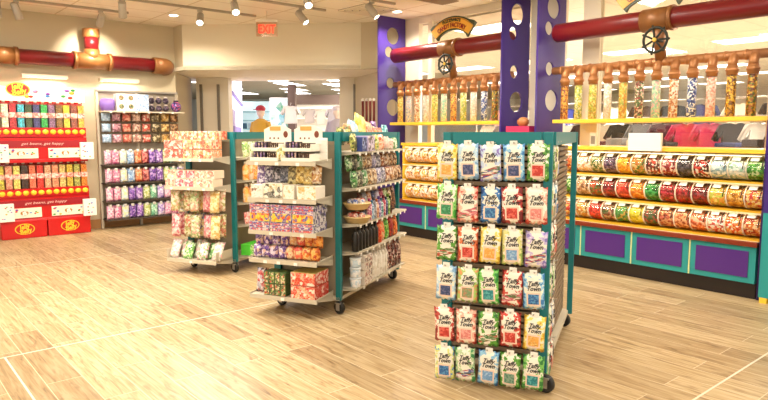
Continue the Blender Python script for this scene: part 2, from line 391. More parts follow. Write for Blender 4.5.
# ------------------------------------------------------------------ red pipes
def pipe_y(x, z, r, y0, y1, m, name, parent):
    return MB(m).tube([(x, y0, z), (x, y1, z)], r, 24).build(name, parent)
t = thing('wall_pipe', 'long red pipe with brass tee along the tan back wall', 'pipe', (0, 0, 0))
zp, yp = 2.555, 10.1
MB(REDP).tube([(-2, yp, zp), (3.85, yp, zp)], .105, 24).build('pipe_run', t)
b = MB(BRASS).tube([(2.62, yp, zp), (3.12, yp, zp)], .118, 24); b.tube([(2.6, yp, zp), (2.65, yp, zp)], .13, 24); b.tube([(3.09, yp, zp), (3.14, yp, zp)], .13, 24); b.tube([(2.87, yp, zp), (2.87, yp, zp + .17)], .112, 24); b.build('tee_fitting', t)
MB(REDP).tube([(2.87, yp, zp + .15), (2.87, yp, 2.93)], .1, 24).build('riser', t)
MB(BRASS).lathe([(.115, 0), (.12, .01), (.12, .12), (.115, .13)], 24, Matrix.Translation((2.87, yp, 2.9))).build('riser_collar', t)
b = MB(BRASS).tube([(1.62, yp, zp), (1.86, yp, zp)], .12, 24); b.tube([(1.84, yp, zp), (1.89, yp, zp)], .13, 24); b.build('coupling', t)
b = MB(BRASS).tube([(3.78, yp, zp), (3.84, yp, zp)], .125, 24); b.tube([(3.8, yp, zp), (3.9, yp, zp), (3.98, yp + .03, zp), (4.03, yp + .1, zp), (4.04, yp + .2, zp)], .13, 24); b.build('elbow', t)
for i, (x, lb) in enumerate([(2.25, 'slim glowing wall light under the pipe above the jelly bean stand'), (3.3, 'slim glowing wall light under the pipe above the pouch rack')]):
    t = thing('wall_light', lb, 'wall light', (x, TB, 2.28), 0)
    b = MB(CREAM); b.box(-.3, -.09, 0, .3, 0, .05); b.build('housing', t); b = MB(mat('wall_light_glow', 'FFF0D8', .5, 0, .9)); b.box(-.29, -.085, -.004, .29, -.01, 0); b.build('diffuser', t)
    light('wall_light_lamp', 'AREA', (x, TB - .08, 2.26), 4, WARM, .5, .06, aim=(x, TB - .35, 0))

def sign_arc(parent, y, big, x=6.24, z=2.74):
    W2 = big; n = 14; cx = 0
    def arc(k, r): a = R(90 + 40 - 80 * k / n); return (r * math.cos(a), r * math.sin(a))
    r1, r0 = .62, .44
    def plate(ra, rb, wob, y0, y1, m, name):
        b = MB(m); A = [arc(k, ra + (wob if k in (0, 1, n - 1, n) else 0)) for k in range(n + 1)]; B = [arc(k, rb - (wob if k in (0, n) else 0)) for k in range(n + 1)]
        b.rings([[(x_, y0, z_) for x_, z_ in A + B[::-1]], [(x_, y1, z_) for x_, z_ in A + B[::-1]]], smooth=False)
        return b.build(name, t)
    t = parent
    plate(r1, r0, .02, -.02, .02, mat('sign_green', '3A4428', .4), 'backboard')
    plate(r1 - .02, r0 + .02, -.005, -.028, -.02, mat('sign_gold', 'E8A832', .4), 'face')
    plate(r1 - .026, r1 - .03, 0, -.031, -.028, mat('sign_red', '8C1A12', .4), 'border_line')
    def along(txt, rad, size, m, name, fit=None):
        me = text_mesh(txt, size, m, .003, bold=.002, fit=fit).copy(); xs = [v.co.x for v in me.vertices]
        for v in me.vertices:
            a = -v.co.x / rad; rr = rad + v.co.z; v.co = (-rr * math.sin(a), v.co.y - .031, rr * math.cos(a))
        return ob(name, me, t)
    rm = (r1 + r0) / 2
    along("FUZZIWIG'S", rm + .036, .056, mat('sign_letter_green', '28351B', .5), 'upper_lettering', .33)
    along('CANDY FACTORY', rm - .03, .085, mat('sign_letter_red', '8E1310', .5), 'lower_lettering', .53)
def factory_pipe(ys_, y0, y1, yt, lb, signlab, wheellab, mlab, ys, xm=6.36):
    t = thing('overhead_pipe', lb, 'pipe', (6.3, yt, 2.628))
    MB(REDP).tube([(0, y0 - yt, 0), (0, y0 - yt - .02, 0), (0, y1 - yt + .02, 0), (0, y1 - yt, 0)], [.09, .104, .104, .09], 28).build('pipe_run', t)
    b = MB(BRASS).tube([(0, -.15, 0), (0, .15, 0)], .116, 28); b.tube([(0, -.17, 0), (0, -.13, 0)], .124, 28); b.build('tee_fitting', t)
    b = MB(BRASS).tube([(0, -.02, -.06), (.01, -.02, -.2), (.06, -.02, -.41)], .055, 16); b.build('drop_pipe', t)
    s = thing('factory_sign', signlab, 'sign', (6.28, ys_, 2.42), -90)
    sign_arc(s, yt, .42)
    v = thing('valve_wheel', wheellab, 'valve wheel', (6.14, yt - .06, 2.405), -90)
    IRON = mat('dark_iron', '1E2219', .6)
    n = 28; r = .12
    MB(IRON).tube([(r * math.cos(2 * math.pi * k / n), 0, r * math.sin(2 * math.pi * k / n)) for k in range(n + 1)], .014, 8, False).build('rim', v)
    for k in range(7):
        a = 2 * math.pi * k / 7; MB(IRON).tube([(0, -.01, 0), (r * math.cos(a), 0, r * math.sin(a))], .0105, 6).build('spoke', v)
        MB(IRON).ball((1.14 * r * math.cos(a), 0, 1.14 * r * math.sin(a)), .013, seg=8).build('grip', v)
    MB(mat('hub_yellow', 'D8B23C', .4)).lathe([(.022, 0), (.022, .02), (.012, .03)], 12, Matrix.Rotation(R(90), 4, 'X')).build('hub', v)
    MB(IRON).tube([(0, .0, 0), (0, .2, 0)], .012, 8).build('spindle', v)
    mth = thing('copper_manifold', mlab, 'pipe', (xm, yt, 2.21))
    b = MB(COPPER).tube([(0, ys[0] - yt + .2, 0), (0, ys[-1] - yt - .22, 0)], .043, 16)
    for yy in ys: b.tube([(0, yy - yt + .07, 0), (0, yy - yt + .095, 0)], .049, 16)
    b.build('pipe_run', mth)
factory_pipe(5.93, 7.14, 4.96, 5.99, 'red overhead pipe with brass tee between the first two purple columns', 'arched candy factory sign standing whole above the red pipe', 'black spoked valve wheel under the first candy factory sign',
             'copper manifold pipe over the farther candy tubes', [7.0 - .18 * k for k in range(11)])
factory_pipe(3.18, 4.32, 1.2, 3.12, 'red overhead pipe with brass tee over the wider candy wall', 'candy factory sign cut by the top of the photo', 'larger looking black valve wheel over the middle of the candy wall',
             'copper manifold pipe over the nearer candy tubes', [4.18 - .179 * k for k in range(12)])
TC = {'orange and brown': ('E39A2A', 'B5601C', 'F0C050', '7A3A14'), 'pastel blue and pink': ('C9D3E2', 'E8C9C0', 'F3EAD8', '9EB0CC'), 'green white and yellow': ('B9C45A', 'F2ECC8', 'E9D95C', '8FA645'),
      'yellow green': ('D8D24E', 'A7B43A', 'F1E690', 'C7A02E'), 'white': ('F4EEE2', 'E8DDCB', 'FFFFFF', 'DCCFC0'), 'yellow': ('EAC23E', 'F5E08A', 'D89A2A', 'B7C050'),
      'brown and pink': ('6E3A26', 'E7C6B0', 'A23B2E', '4A7A3A', 'F0E0C8'), 'pastel green': ('BFE0C0', 'E9F2D0', 'F3C8C0', '8FCBB0'), 'orange and white': ('E2A366', 'F2DFC4', 'C8753C', 'F6EEE0'),
      'blue and white': ('3A55A8', 'F2F2F6', '8FA2D6', '22387E', 'FFFFFF'), 'pale pink': ('F0B9A4', 'F7D9CC', 'E9A08E', 'FBEAE2'), 'gold and brown': ('E2A61E', '9A6410', 'F4CF4A', '6B3A10'), 'rust gold and green': ('B5701C', '6E3A12', 'E2B42E', '5E7A2A')}
SEQL = ['yellow', 'pastel blue and pink', 'orange and white', 'white', 'yellow green', 'pastel green', 'orange and brown', 'green white and yellow', 'white', 'blue and white', 'rust gold and green']
SEQR = ['orange and brown', 'green white and yellow', 'yellow green', 'white', 'yellow', 'brown and pink', 'pastel green', 'orange and white', 'blue and white', 'pale pink', 'gold and brown', 'rust gold and green']
def tube_set(ys, seq, where, n0):
    tube = cached('tube', lambda: MB(CLEAR).lathe([(.046, 0), (.046, .4)], 18, cap=False).mesh('tube'))
    coup = cached('coup', lambda: MB(COPPER).lathe([(.05, .385), (.05, .42), (.057, .423), (.057, .447), (.05, .45), (.046, .475)], 18).mesh('coupling'))
    elb = cached('elb', lambda: MB(COPPER).tube([(0, 0, .47), (0, 0, .5), (0, .012, .53), (0, .03, .553), (0, .06, .565)], .042, 14).mesh('elbow'))
    for k, (y, c) in enumerate(zip(ys, seq)):
        t = thing('candy_tube', 'clear tube of %s candy, %s along %s' % (c, ORD[k], where), 'candy tube', (6.3, y, 1.64), -90, 'candy tubes of ' + where)
        ob('tube', tube, t); ob('coupling', coup, t); ob('elbow', elb, t)
        cm = candy(TC[c], 62)
        ob('candy_fill', cached(('fill', c), lambda: MB(cm).lathe([(.042, .005), (.042, .37), (.03, .385)], 18).mesh('candy_fill')), t)
tube_set([7.0 - .18 * k for k in range(11)], SEQL, 'the farther yellow shelf', 0)
tube_set([4.18 - .179 * k for k in range(12)], SEQR, 'the nearer yellow shelf', 0)

# ------------------------------------------------------------------ purple columns with round holes
def fin(y, lb, x0=6.1, x1=6.64, edge=PURP):
    cu = D.curves.new('fin', 'CURVE'); cu.dimensions = '2D'; cu.fill_mode = 'BOTH'; cu.extrude = .012
    def spl(pts):
        s = cu.splines.new('POLY'); s.points.add(len(pts) - 1); s.use_cyclic_u = True
        for p, q in zip(s.points, pts): p.co = (q[0], q[1], 0, 1)
    spl([(x0, 0), (x1, 0), (x1, ZC), (x0, ZC)])
    for hx, hz, r in ((6.39, 2.945, .125), (6.31, 2.703, .08), (6.34, 2.24, .08), (6.39, 1.873, .125), (6.31, 1.4, .08), (6.38, 1.1, .125)):
        spl([(hx + r * math.cos(2 * math.pi * k / 32), hz + r * math.sin(2 * math.pi * k / 32)) for k in range(32)])
    o = D.objects.new('tmp', cu); C.objects.link(o); bpy.context.view_layer.update()
    me = D.meshes.new_from_object(o.evaluated_get(bpy.context.evaluated_depsgraph_get())); D.objects.remove(o)
    for v in me.vertices: v.co = (v.co.x, -v.co.z, v.co.y)
    me.materials.clear(); me.materials.append(PURP)
    o = ob('purple_column', me, None, (0, y, 0)); return tag(o, lb, 'column')
fin(7.28, 'purple panel column with round holes beside the tan portal wall')
fin(4.95, 'purple panel column with round holes at the end of the farther candy section')
fin(4.43, 'darker looking purple holed column where the nearer candy section begins')
fin(1.99, 'purple column at the near end of the candy wall, mostly cut by the photo edge')

# ------------------------------------------------------------------ candy wall base, bins, shelves
PANELP = mat('panel_purple', '50287E', .35); PANELT = mat('panel_teal', '2A9595', .4); DIVY = mat('divider_pale', 'D8DFA0', .4); KICK = mat('kick_dark', '1C100B', .5); CTR = mat('counter_redwood', '7E2E18', .35)
def base_unit(yc, wd, lb):
    t = thing('base_cabinet', lb, 'cabinet', (6.1, yc, 0), -90, 'purple and teal base cabinets')
    h = wd / 2
    b = MB(KICK); b.box(-h, .015, 0, h, .55, .14); b.build('kick_plate', t)
    b = MB(PANELT); b.box(-h + .006, 0, .14, h - .006, .55, .475); b.build('carcass', t)
    b = MB(PANELP); b.box(-h + .065, -.008, .19, h - .065, 0, .43, .002); b.build('inset_panel', t)
    b = MB(DIVY); b.box(-h, -.006, .14, -h + .012, .01, .475); b.build('edge_strip', t)
def shelf_y(name, y0, y1, x0, x1, z0, z1, m, lb, cat='shelf'):
    b = MB(m); b.box(x0, y0, z0, x1, y1, z1, .004); return tag(b.build(name), lb, cat)
BINC = [('F0E4D0', 'D0402E', 'FFFFFF', 'E8A0A0'), ('E8873A', 'D8402A', 'F2C88A', 'FFFFFF'), ('E07A30', 'B03A20', 'F4D0A0'), ('F0D8B8', 'E8B080', 'FFFFFF'), ('8A8A50', 'C8B080', '3A6A30', 'E8E0C0'), ('3A2A3A', '6A4A6A', 'A08898'),
        ('F2A81E', 'E88A10', 'F8CC50'), ('A0A050', 'C8742A', '5A7A2A', 'E0C080'), ('7A2A20', 'F0E0D0', 'C04030', '3A1A14'), ('8A1E2A', 'F2D8D0', 'B03A40'), ('1E1A20', '3A3038', '58505A'), ('C02A20', 'F0E8E0', '3A1A14'),
        ('BFD8E0', 'E8F0F0', '8AB0C0'), ('C8DCE0', '9AC0B0', 'F0F4F0'), ('4EA03A', 'C8E0B0', '2E7A2A'), ('C8946A', 'E8D0B0', '8A5A3A'), ('8A3A20', '5A7A3A', 'C05A30'), ('8E1A20', 'B83030', '6A1018'),
        ('D8382A', 'F06A50', 'B01E18'), ('F09020', 'F8B850', 'D87010'), ('1E8A3A', '4AB058', '0E6A2A'), ('A01828', 'C83A48', '7A0E1A'), ('96141E', 'C02A30', '6E0A12'), ('7E1018', 'A82028', '5A080E'),
        ('E0A040', 'B8C040', 'F2D880'), ('D89A30', 'E8C070', 'A86A20'), ('C8403A', 'E0A040', 'F0D8A0'), ('D8B060', 'C87A30', 'F0E0B0'), ('D82A20', 'F05040', 'A81810'), ('5A6A3A', '8A3A30', 'C8A080'),
        ('2E7A3A', '58A050', 'C0A040'), ('E8D830', 'F4EC70', 'C8B820'), ('6A5A3A', 'B04030', '2E5A2E'), ('B85A3A', 'D8A070', '8A3A20'), ('C86A3A', 'F0B080', '9A4020'), ('E87A4A', 'F2C0A0', 'C04A2A')]
BW = .152
prof = [(0, .0), (-.12, 0), (-.2, .014), (-.25, .048), (-.275, .095), (-.272, .145), (-.24, .19), (-.185, .222), (-.14, .232), (0, .232)]
def shell():
    b = MB(CLEAR); pr = prof[1:9]
    b.rings([[(x, y, z) for y, z in pr] for x in (-BW / 2, BW / 2)], cap=False, smooth=True, closed=False); return b.mesh('bin_shell')
BINSH = shell()
RIMM = mat('bin_rim', 'F6EBD8', .3)
def rimmesh():
    b = MB(RIMM); front = prof[1:9]
    for sx in (-BW / 2,):
        out = [(y * 1.02 - .003, z * 1.02 - .001) for y, z in front]; inn = [(y * .965, .107 + (z - .107) * .945) for y, z in front]
        for k in range(len(front) - 1):
            b.prism([out[k], out[k + 1], inn[k + 1], inn[k]], sx, sx + .006)
    b.box(-BW / 2, -.145, .228, BW / 2, -.135, .238)
    return b.mesh('bin_rim')
RIM = rimmesh()
def lid():
    b = MB(mat('bin_card', 'DDE6EA', .4)); M_ = Matrix.Translation((-.01, -.232, .2)) @ Matrix.Rotation(R(-48), 4, 'X'); b.box(-.04, -.003, -.022, .03, 0, .022, 0, M_); return b.mesh('bin_card')
CARD = lid(); SCO = MB(mat('scoop_dark', '4A3A30', .4)).tube([(.06, -.2, .222), (.058, -.262, .18), (.056, -.285, .11)], .005, 6).mesh('scoop_handle')
fp = [(-.006, .004), (-.12, .004), (-.195, .018), (-.243, .051), (-.266, .095), (-.264, .14), (-.225, .18), (-.006, .2)]
def bins(y0, n, pitch, where, off):
    for r, z in enumerate((1.054, .794, .538)):
        for k in range(n):
            c = BINC[(off + r * 12 + k) % 36] if off == 0 else [('F0C878', 'E8A040', 'FFFFFF'), ('F4E0C0', 'E09048', 'FFFFFF'), ('E8B468', 'D88838', 'F8F0E0')][(k + r) % 3]
            t = thing('candy_bin', 'clear candy bin, %s tier down, %s along %s' % (ORD[r], ORD[k], where), 'candy bin', (6.42, y0 - pitch * k, z), -90, 'candy bins of ' + where)
            ob('shell', BINSH, t); ob('rim', RIM, t); ob('label_card', CARD, t); ob('scoop', SCO, t)
            cm = candy(c, 48); ob('candy_fill', cached(('bf', c), lambda: MB(cm).prism(fp, -BW / 2 + .008, BW / 2 - .008).mesh('candy_fill')), t)
def bin_frame(y0, y1, lb, side_y):
    t = thing('bin_rack', lb, 'rack', (6.42, (y0 + y1) / 2, .52), 0)
    h = (y1 - y0) / 2; YO = mat('rack_ochre', 'D9A21E', .4)
    for z in (.0, .254, .514):
        b = MB(YO); b.box(-.3, -h, z, 0, h, z + .018); b.build('shelf', t)
        b = MB(mat('rail_cream', 'F6DFB4', .35)); b.box(-.305, -h, z - .012, -.292, h, z + .004); b.build('front_rail', t)
    for z in (.244, .504, .762):
        b = MB(mat('led_strip', 'FFF0CC', .5, 0, 1.2)); b.box(-.285, -h + .03, z, -.275, h - .03, z + .006); b.build('led_strip', t)
        light('bin_strip_lamp', 'AREA', (6.42 - .29, (y0 + y1) / 2, .52 + z - .004), .7 * (y1 - y0), (1, .86, .6), y1 - y0 - .1, .02, aim=(6.42 - .1, (y0 + y1) / 2, .52 + z - .2))
    b = MB(mat('rack_back', 'F6DC9A', .5)); b.box(0, -h, 0, .015, h, .784); b.build('back_panel', t)
    for s in side_y:
        b = MB(YEL); b.box(-.29, s * h - .012, 0, .0, s * h + .012, .784); b.build('side_panel', t)
# nearer section
for k in range(4): base_unit(2.312 + .592 * k, .592, ['base cabinet touching the near purple column', 'second base cabinet from the near purple column', 'third base cabinet from the near purple column', 'base cabinet half hidden behind the taffy rack'][k] + ', purple panel in teal')
shelf_y('counter', 2.01, 4.395, 6.07, 6.66, .476, .52, CTR, 'long reddish wooden counter under the nearer candy bins', 'counter')
bin_frame(2.01, 4.38, 'yellow three tier rack holding the nearer candy bins', ())
bins(4.29, 15, .157, 'the nearer candy rack', 0)
shelf_y('yellow_counter', 2.01, 4.395, 6.13, 6.68, 1.306, 1.345, YEL, 'yellow counter on top of the nearer candy bin rack', 'shelf')
shelf_y('yellow_shelf', 2.01, 4.24, 6.16, 6.66, 1.6, 1.64, YEL, 'yellow shelf carrying the nearer row of candy tubes')
# farther section
for k in range(3): base_unit(5.32 + .62 * k, .62, ['base cabinet beside the second purple column, hidden by the taffy rack', 'middle base cabinet of the farther candy section', 'base cabinet seen between middle rack and taffy rack'][k] + ', purple panel')
shelf_y('counter', 4.99, 6.87, 6.07, 6.66, .476, .52, CTR, 'short reddish wooden counter under the farther candy bins', 'counter')
bin_frame(5.0, 6.75, 'yellow three tier rack holding the farther candy bins', (1, -1))
bins(6.64, 10, .163, 'the farther candy rack', 1)
shelf_y('yellow_counter', 4.99, 6.8, 6.13, 6.68, 1.306, 1.345, YEL, 'yellow counter on top of the farther candy bin rack', 'shelf')
shelf_y('yellow_shelf', 4.99, 7.08, 6.16, 6.66, 1.6, 1.64, YEL, 'yellow shelf carrying the farther row of candy tubes')
# end cabinet beyond the near column (only its end is in the picture)
t = thing('end_cabinet', 'teal cabinet with yellow foot at the edge beside the near purple column', 'cabinet', (6.02, 1.53, 0), -90)
b = MB(PANELT); b.box(-.43, 0, .05, .43, .62, .8); b.build('carcass', t); b = MB(PURP); b.box(-.43, .0, .8, .43, .6, 1.3); b.build('upper_box', t)
for sx in (-.42, .36): b = MB(YEL); b.box(sx, .0, 0, sx + .06, .06, .05); b.build('foot', t)
# cards and small displays on the yellow counter and between the columns
b = MB(WHITE); b.box(-.17, -.02, 0, .17, .02, .18, .003); tag(b.build('paper_box', None, (6.106, 3.1, 1.31), -90), 'plain white box sign fixed at the edge of the yellow counter', 'box')
t = thing('price_board', 'small white board with grey panel on the yellow counter by the taffy rack', 'sign', (6.4, 3.86, 1.345), -90)
b = MB(WHITE); b.box(-.04, 0, 0, .04, .012, .15); b.build('board', t); b = MB(mat('grey_print', '9A958C', .5)); b.box(-.025, -.003, .02, .025, 0, .11); b.build('panel', t)
t = thing('counter_display', 'magenta topped box with a brown paper sack between the two purple columns', 'display', (6.2, 4.68, 0), -90)
b = MB(CREAM); b.box(-.16, -.1, 0, .16, .1, 1.49); b.build('pedestal', t); b = MB(colm('C0285A')); b.box(-.17, -.11, 1.49, .17, .11, 1.57); b.build('box', t)
b = MB(colm('B4713C')); b.ball((0, 0, 1.62), .075, (1.1, .8, .8)); b.build('sack', t)

# ------------------------------------------------------------------ TEAL GONDOLA RACKS
RZ = 27.5; cz, sz = math.cos(R(RZ)), math.sin(R(RZ))
LEN, WID, TOP = 1.33, .64, 1.5
def L2W(O, u, v, z=0): return (O[0] + u * cz - v * sz, O[1] + u * sz + v * cz, z)
TAGM = MB(WHITE).box(-.016, -.003, -.012, .016, 0, .012).mesh('price_tag')
def caster(parent, u, v):
    b = MB(STEEL); b.box(-.03, -.025, .085, .03, .025, .095); b.box(-.02, -.022, .03, .02, -.018, .09); b.box(-.02, .018, .03, .02, .022, .09)
    c = b.build('caster', parent, (u, v, 0), 70)
    MB(BLACK).lathe([(.047, -.018), (.053, -.013), (.053, .013), (.047, .018)], 18, Matrix.Translation((0, 0, .053)) @ Matrix.Rotation(R(90), 4, 'X')).build('wheel', c)
def shelf_end(parent, z, u0, v0, v1, tags, deep=.3, lip=.03):
    b = MB(GREIGE); b.box(u0, v0, z - .012, .0, v1, z); b.box(u0 - .004, v0, z - lip, u0, v1, z + .004)
    # tapered side brackets
    for v in (v0, v1 - .004): b.rings([[(u0, v, z - .012), (0, v, z - .07), (0, v, z + .02), (u0, v, z + .01)], [(u0, v + .004, z - .012), (0, v + .004, z - .07), (0, v + .004, z + .02), (u0, v + .004, z + .01)]], smooth=False)
    s = b.build('shelf', parent)
    for q in tags:
        o = ob('price_tag', TAGM, s, (u0 - .005, v0 + (v1 - v0) * q, z - .018), -90)
def shelf_side(parent, z, v0, v1, u0, u1, tags):
    b = MB(GREIGE); b.box(u0, v0, z - .012, u1, v1, z); b.box(u0, v0 - .004, z - .014, u1, v0, z + .002)
    for u in (u0, u1 - .004): b.rings([[(u, v0, z - .012), (u, .06, z - .035), (u, .06, z + .003), (u, v0, z + .003)], [(u + .004, v0, z - .012), (u + .004, .06, z - .035), (u + .004, .06, z + .003), (u + .004, v0, z + .003)]], smooth=False)
    s = b.build('shelf', parent)
    for q in tags: ob('price_tag', TAGM, s, (u0 + (u1 - u0) * q, v0 - .005, z - .018), 0)
def gondola(O, lb, kind):
    t = thing('gondola_rack', lb, 'rack', L2W(O, 0, 0), RZ)
    for u in (0, LEN - .035):
        for v in (0, WID - .045):
            b = MB(TEAL); b.box(u, v - (.02 if v or u else 0), .1, u + .035, v + (.045 if v else (.02 if u else .05)), TOP, .004); b.build('post', t)
    for v in (0, WID - .045):
        b = MB(TEAL); b.box(.035, v - (0 if v else .012), TOP - .075, LEN - .035, v + .045, TOP); b.build('top_rail', t)
    for u in (0, LEN - .045):
        b = MB(TEAL); b.box(u, .065, TOP - .075, u + .045, WID - .045, TOP); b.build('top_rail', t)
    b = MB(GREIGE); b.box(-.0, .01, .1, LEN, WID, .13); b.build('base_frame', t)
    for u, v in ((-.03, .0), (.02, WID - .06), (LEN - .04, .04), (LEN - .04, WID - .06)): caster(t, u, v)
    if kind == 'slat':
        SL = mat('slat_brown', '8A7660', .5)
        b = MB(DARK); b.box(.07, .09, .135, LEN - .07, WID - .03, TOP - .06); b.build('core', t)
        b = MB(SL)
        for k in range(34):
            z = .16 + k * .038
            b.box(.05, .045, z, LEN - .05, .09, z + .024)
            b.box(.012, .05, z, .07, WID - .05, z + .024) if k % 1 == 0 else 0
        b.build('slatwall', t)
    else:
        b = MB(mat('core_greige', '9C8E78', .7)); b.box(.06, .2, .135, LEN - .06, WID - .2, TOP - .06); b.box(.03, .045, .135, .05, WID - .045, TOP - .1); b.build('core_panel', t)
    return t
MO, FO, LO = (3.03, 4.1), (3.0, 2.055), (3.1, 6.08)

# --- taffy rack (closest)
fr = gondola(FO, 'teal framed rolling rack covered in hanging taffy bags', 'slat')
def taffy_mat(c1, c2):
    key = 'taffy_%s_%s' % (c1, c2)
    if key in MC: return MC[key]
    m = mat(key, 'F1EADB', .3); nt = m.node_tree; L = nt.links.new
    tc = nd(m, 'ShaderNodeTexCoord'); sx = nd(m, 'ShaderNodeSeparateXYZ'); L(tc.outputs['Object'], sx.inputs[0])
    oi = nd(m, 'ShaderNodeObjectInfo'); mu = nd(m, 'ShaderNodeMath', operation='MULTIPLY'); mu.inputs[1].default_value = 20; L(oi.outputs['Random'], mu.inputs[0])
    ab = nd(m, 'ShaderNodeMath', operation='ABSOLUTE'); L(sx.outputs[0], ab.inputs[0])
    zz = nd(m, 'ShaderNodeMath', operation='SUBTRACT'); L(sx.outputs[2], zz.inputs[0]); zz.inputs[1].default_value = .12
    az = nd(m, 'ShaderNodeMath', operation='ABSOLUTE'); L(zz.outputs[0], az.inputs[0])
    s1 = nd(m, 'ShaderNodeMath', operation='MULTIPLY'); s1.inputs[1].default_value = 5.5; L(ab.outputs[0], s1.inputs[0])
    s2 = nd(m, 'ShaderNodeMath', operation='MULTIPLY_ADD'); s2.inputs[1].default_value = 1.3; L(az.outputs[0], s2.inputs[0]); L(s1.outputs[0], s2.inputs[2])
    no = nd(m, 'ShaderNodeTexNoise', noise_dimensions='4D'); no.inputs['Scale'].default_value = 42; no.inputs['Detail'].default_value = 2; L(tc.outputs['Object'], no.inputs['Vector']); L(mu.outputs[0], no.inputs['W'])
    ad = nd(m, 'ShaderNodeMath', operation='MULTIPLY_ADD'); ad.inputs[1].default_value = 1.1; L(no.outputs[0], ad.inputs[0]); L(s2.outputs[0], ad.inputs[2])
    cr = nd(m, 'ShaderNodeValToRGB'); cr.color_ramp.interpolation = 'CONSTANT'; e = cr.color_ramp.elements
    e[0].color = lin('F3ECDD'); e[1].position = .8; e[1].color = lin(c1); x = e.new(.95); x.color = lin(c2)
    L(ad.outputs[0], cr.inputs[0]); L(cr.outputs[0], nt.nodes['Principled BSDF'].inputs['Base Color'])
    return m
BGW, BGH, BGD = .124, .205, .032
def conform(me, z0, eps, x0=0):
    for v in me.vertices:
        x, z = v.co.x + x0, v.co.z + z0
        v.co = (x, -bulge(x, z, BGW, BGH, BGD) + v.co.y - eps, z)
    return me
def patch(w_, h_, z0, mt, eps=.0012, slant=0, n=6):
    b = MB(mt)
    g = [[b.bm.verts.new((-w_ / 2 + w_ * i / n, 0, -h_ / 2 + h_ * j / n + slant * (i / n - .5))) for j in range(n + 1)] for i in range(n + 1)]
    for i in range(n):
        for j in range(n): b.bm.faces.new((g[i][j], g[i + 1][j], g[i + 1][j + 1], g[i][j + 1])).smooth = True
    return conform(b.mesh('patch'), z0, eps)
INK = mat('black_ink', '1C1A1E', .5)
LET = conform(text_mesh('Taffy\nTown', .036, INK, .0006, .35, fit=.074, line=.78, bold=.0008).copy(), .132, .0016)
def bag(O, u, v, z, rz, colour, c1, c2, win, style, lb, grp):
    t = thing('taffy_bag', lb, 'candy bag', L2W(O, u, v, z), rz, grp)
    t.rotation_euler.y = R(random.uniform(-2.5, 2.5)); t.rotation_euler.z += R(random.uniform(-3, 3))
    ob('bag', pouch(BGW, BGH, BGD, taffy_mat(c1, c2), colm('EDE4D2'), 8, 10), t)
    ob('lettering', LET, t)
    if style == 0:
        cm = candy(win + (win[0],), 110)
        ob('window_border', cached('wb', lambda: patch(.078, .076, .058, colm('F2D4C0'), .001)), t)
        ob('window', cached(('win', win), lambda: patch(.06, .058, .058, cm, .0022)), t)
    else:
        cm = prt(win + ('F4EEDF', '3C6E38'), 60, .35, (.5, 1, 2.2))
        ob('fruit_band', cached(('band', win), lambda: patch(.11, .042, .052, cm, .0016, .035)), t)
    b = cached('hang', lambda: MB(WHITE).box(-.021, -.006, BGH - .012, .021, -.003, BGH + .02).mesh('hang_tag'))
    ob('price_tag', b, t)
    return t
GR = ('5FA03C', '2E6B2A'); RD = ('D0483C', '8C2420'); BL = ('8FC4E4', '3F7FC0'); DB = ('3C78B8', '1E3E78'); YL = ('F0DC70', 'D8A830'); LB = ('BCD8EA', '7EA8D0'); PK = ('F0B4A0', 'C84A3C'); GP = ('A8C870', 'E09A60')
w_red = ('C8382E', 'E86A5A'); w_blue = ('2E6AA8', '5A9ACB'); w_teal = ('2A8A90', '5AB0B0'); w_or = ('F0AC4E', 'F6C878'); w_gr = ('2E8A58', '5CB080'); w_dk = ('3A4A78', '6A6A90'); w_pk = ('E88A84', 'F2B0A4'); w_lb = ('7AA8D8', 'A8C8E8')
bd1 = ('B82A30', '2A4E9A'); bd2 = ('C83A36', '3C7A38'); bd3 = ('C04060', 'E07078')
rows = [[('yellow', YL, w_or, 0), ('pale blue', LB, w_dk, 0), ('cream fruit banded', ('C4D4EC', '8A78C0'), bd1, 1), ('sky blue', BL, w_dk, 0), ('leafy green', GR, w_red, 0)],
        [('bright green', ('8CD070', '3A9A3A'), w_gr, 0), ('pink fruit banded', PK, bd3, 1), ('deep blue', DB, w_blue, 0), ('dark red', ('B83A34', '6E1A1C'), w_red, 0), ('rose pink', PK, w_pk, 0)],
        [('cream fruit banded', GR, bd2, 1), ('red orange', ('E07848', 'B8382A'), w_red, 0), ('yellow', YL, w_or, 0), ('pale yellow green', ('E0DC90', '9AB860'), w_lb, 0), ('cream fruit banded', ('C8B8E0', '8A78C0'), bd1, 1)],
        [('pale blue', LB, w_dk, 0), ('green and peach', GP, ('8AA070', 'C08A68'), 0), ('bright green', ('7AC860', '2E8A3A'), w_teal, 0), ('red fruit banded', RD, bd3, 1), ('sky blue', BL, w_blue, 0)],
        [('dark red', ('C04A40', '7E2020'), w_red, 0), ('rose red', PK, w_pk, 0), ('cream fruit banded', GR, bd2, 1), ('red', RD, w_red, 0), ('yellow', YL, w_or, 0)],
        [('yellow and blue', ('D8DC80', '6A9AC8'), w_blue, 0), ('cream fruit banded', ('B8D0A0', '3C8A50'), bd1, 1), ('light blue', BL, w_lb, 0), ('leafy green', GR, ('8AA890', '5A8A70'), 0), ('fresh green', ('7CC060', '2E7A3A'), w_teal, 0)]]
rn = ['top', 'second', 'third', 'fourth', 'fifth', 'bottom']
ztop = [1.443, 1.203, .965, .722, .478, .24]
HOOK = MB(STEEL).tube([(0, .0, 0), (0, -.135, 0), (0, -.14, .008)], .0035, 6).mesh('peg_hook')
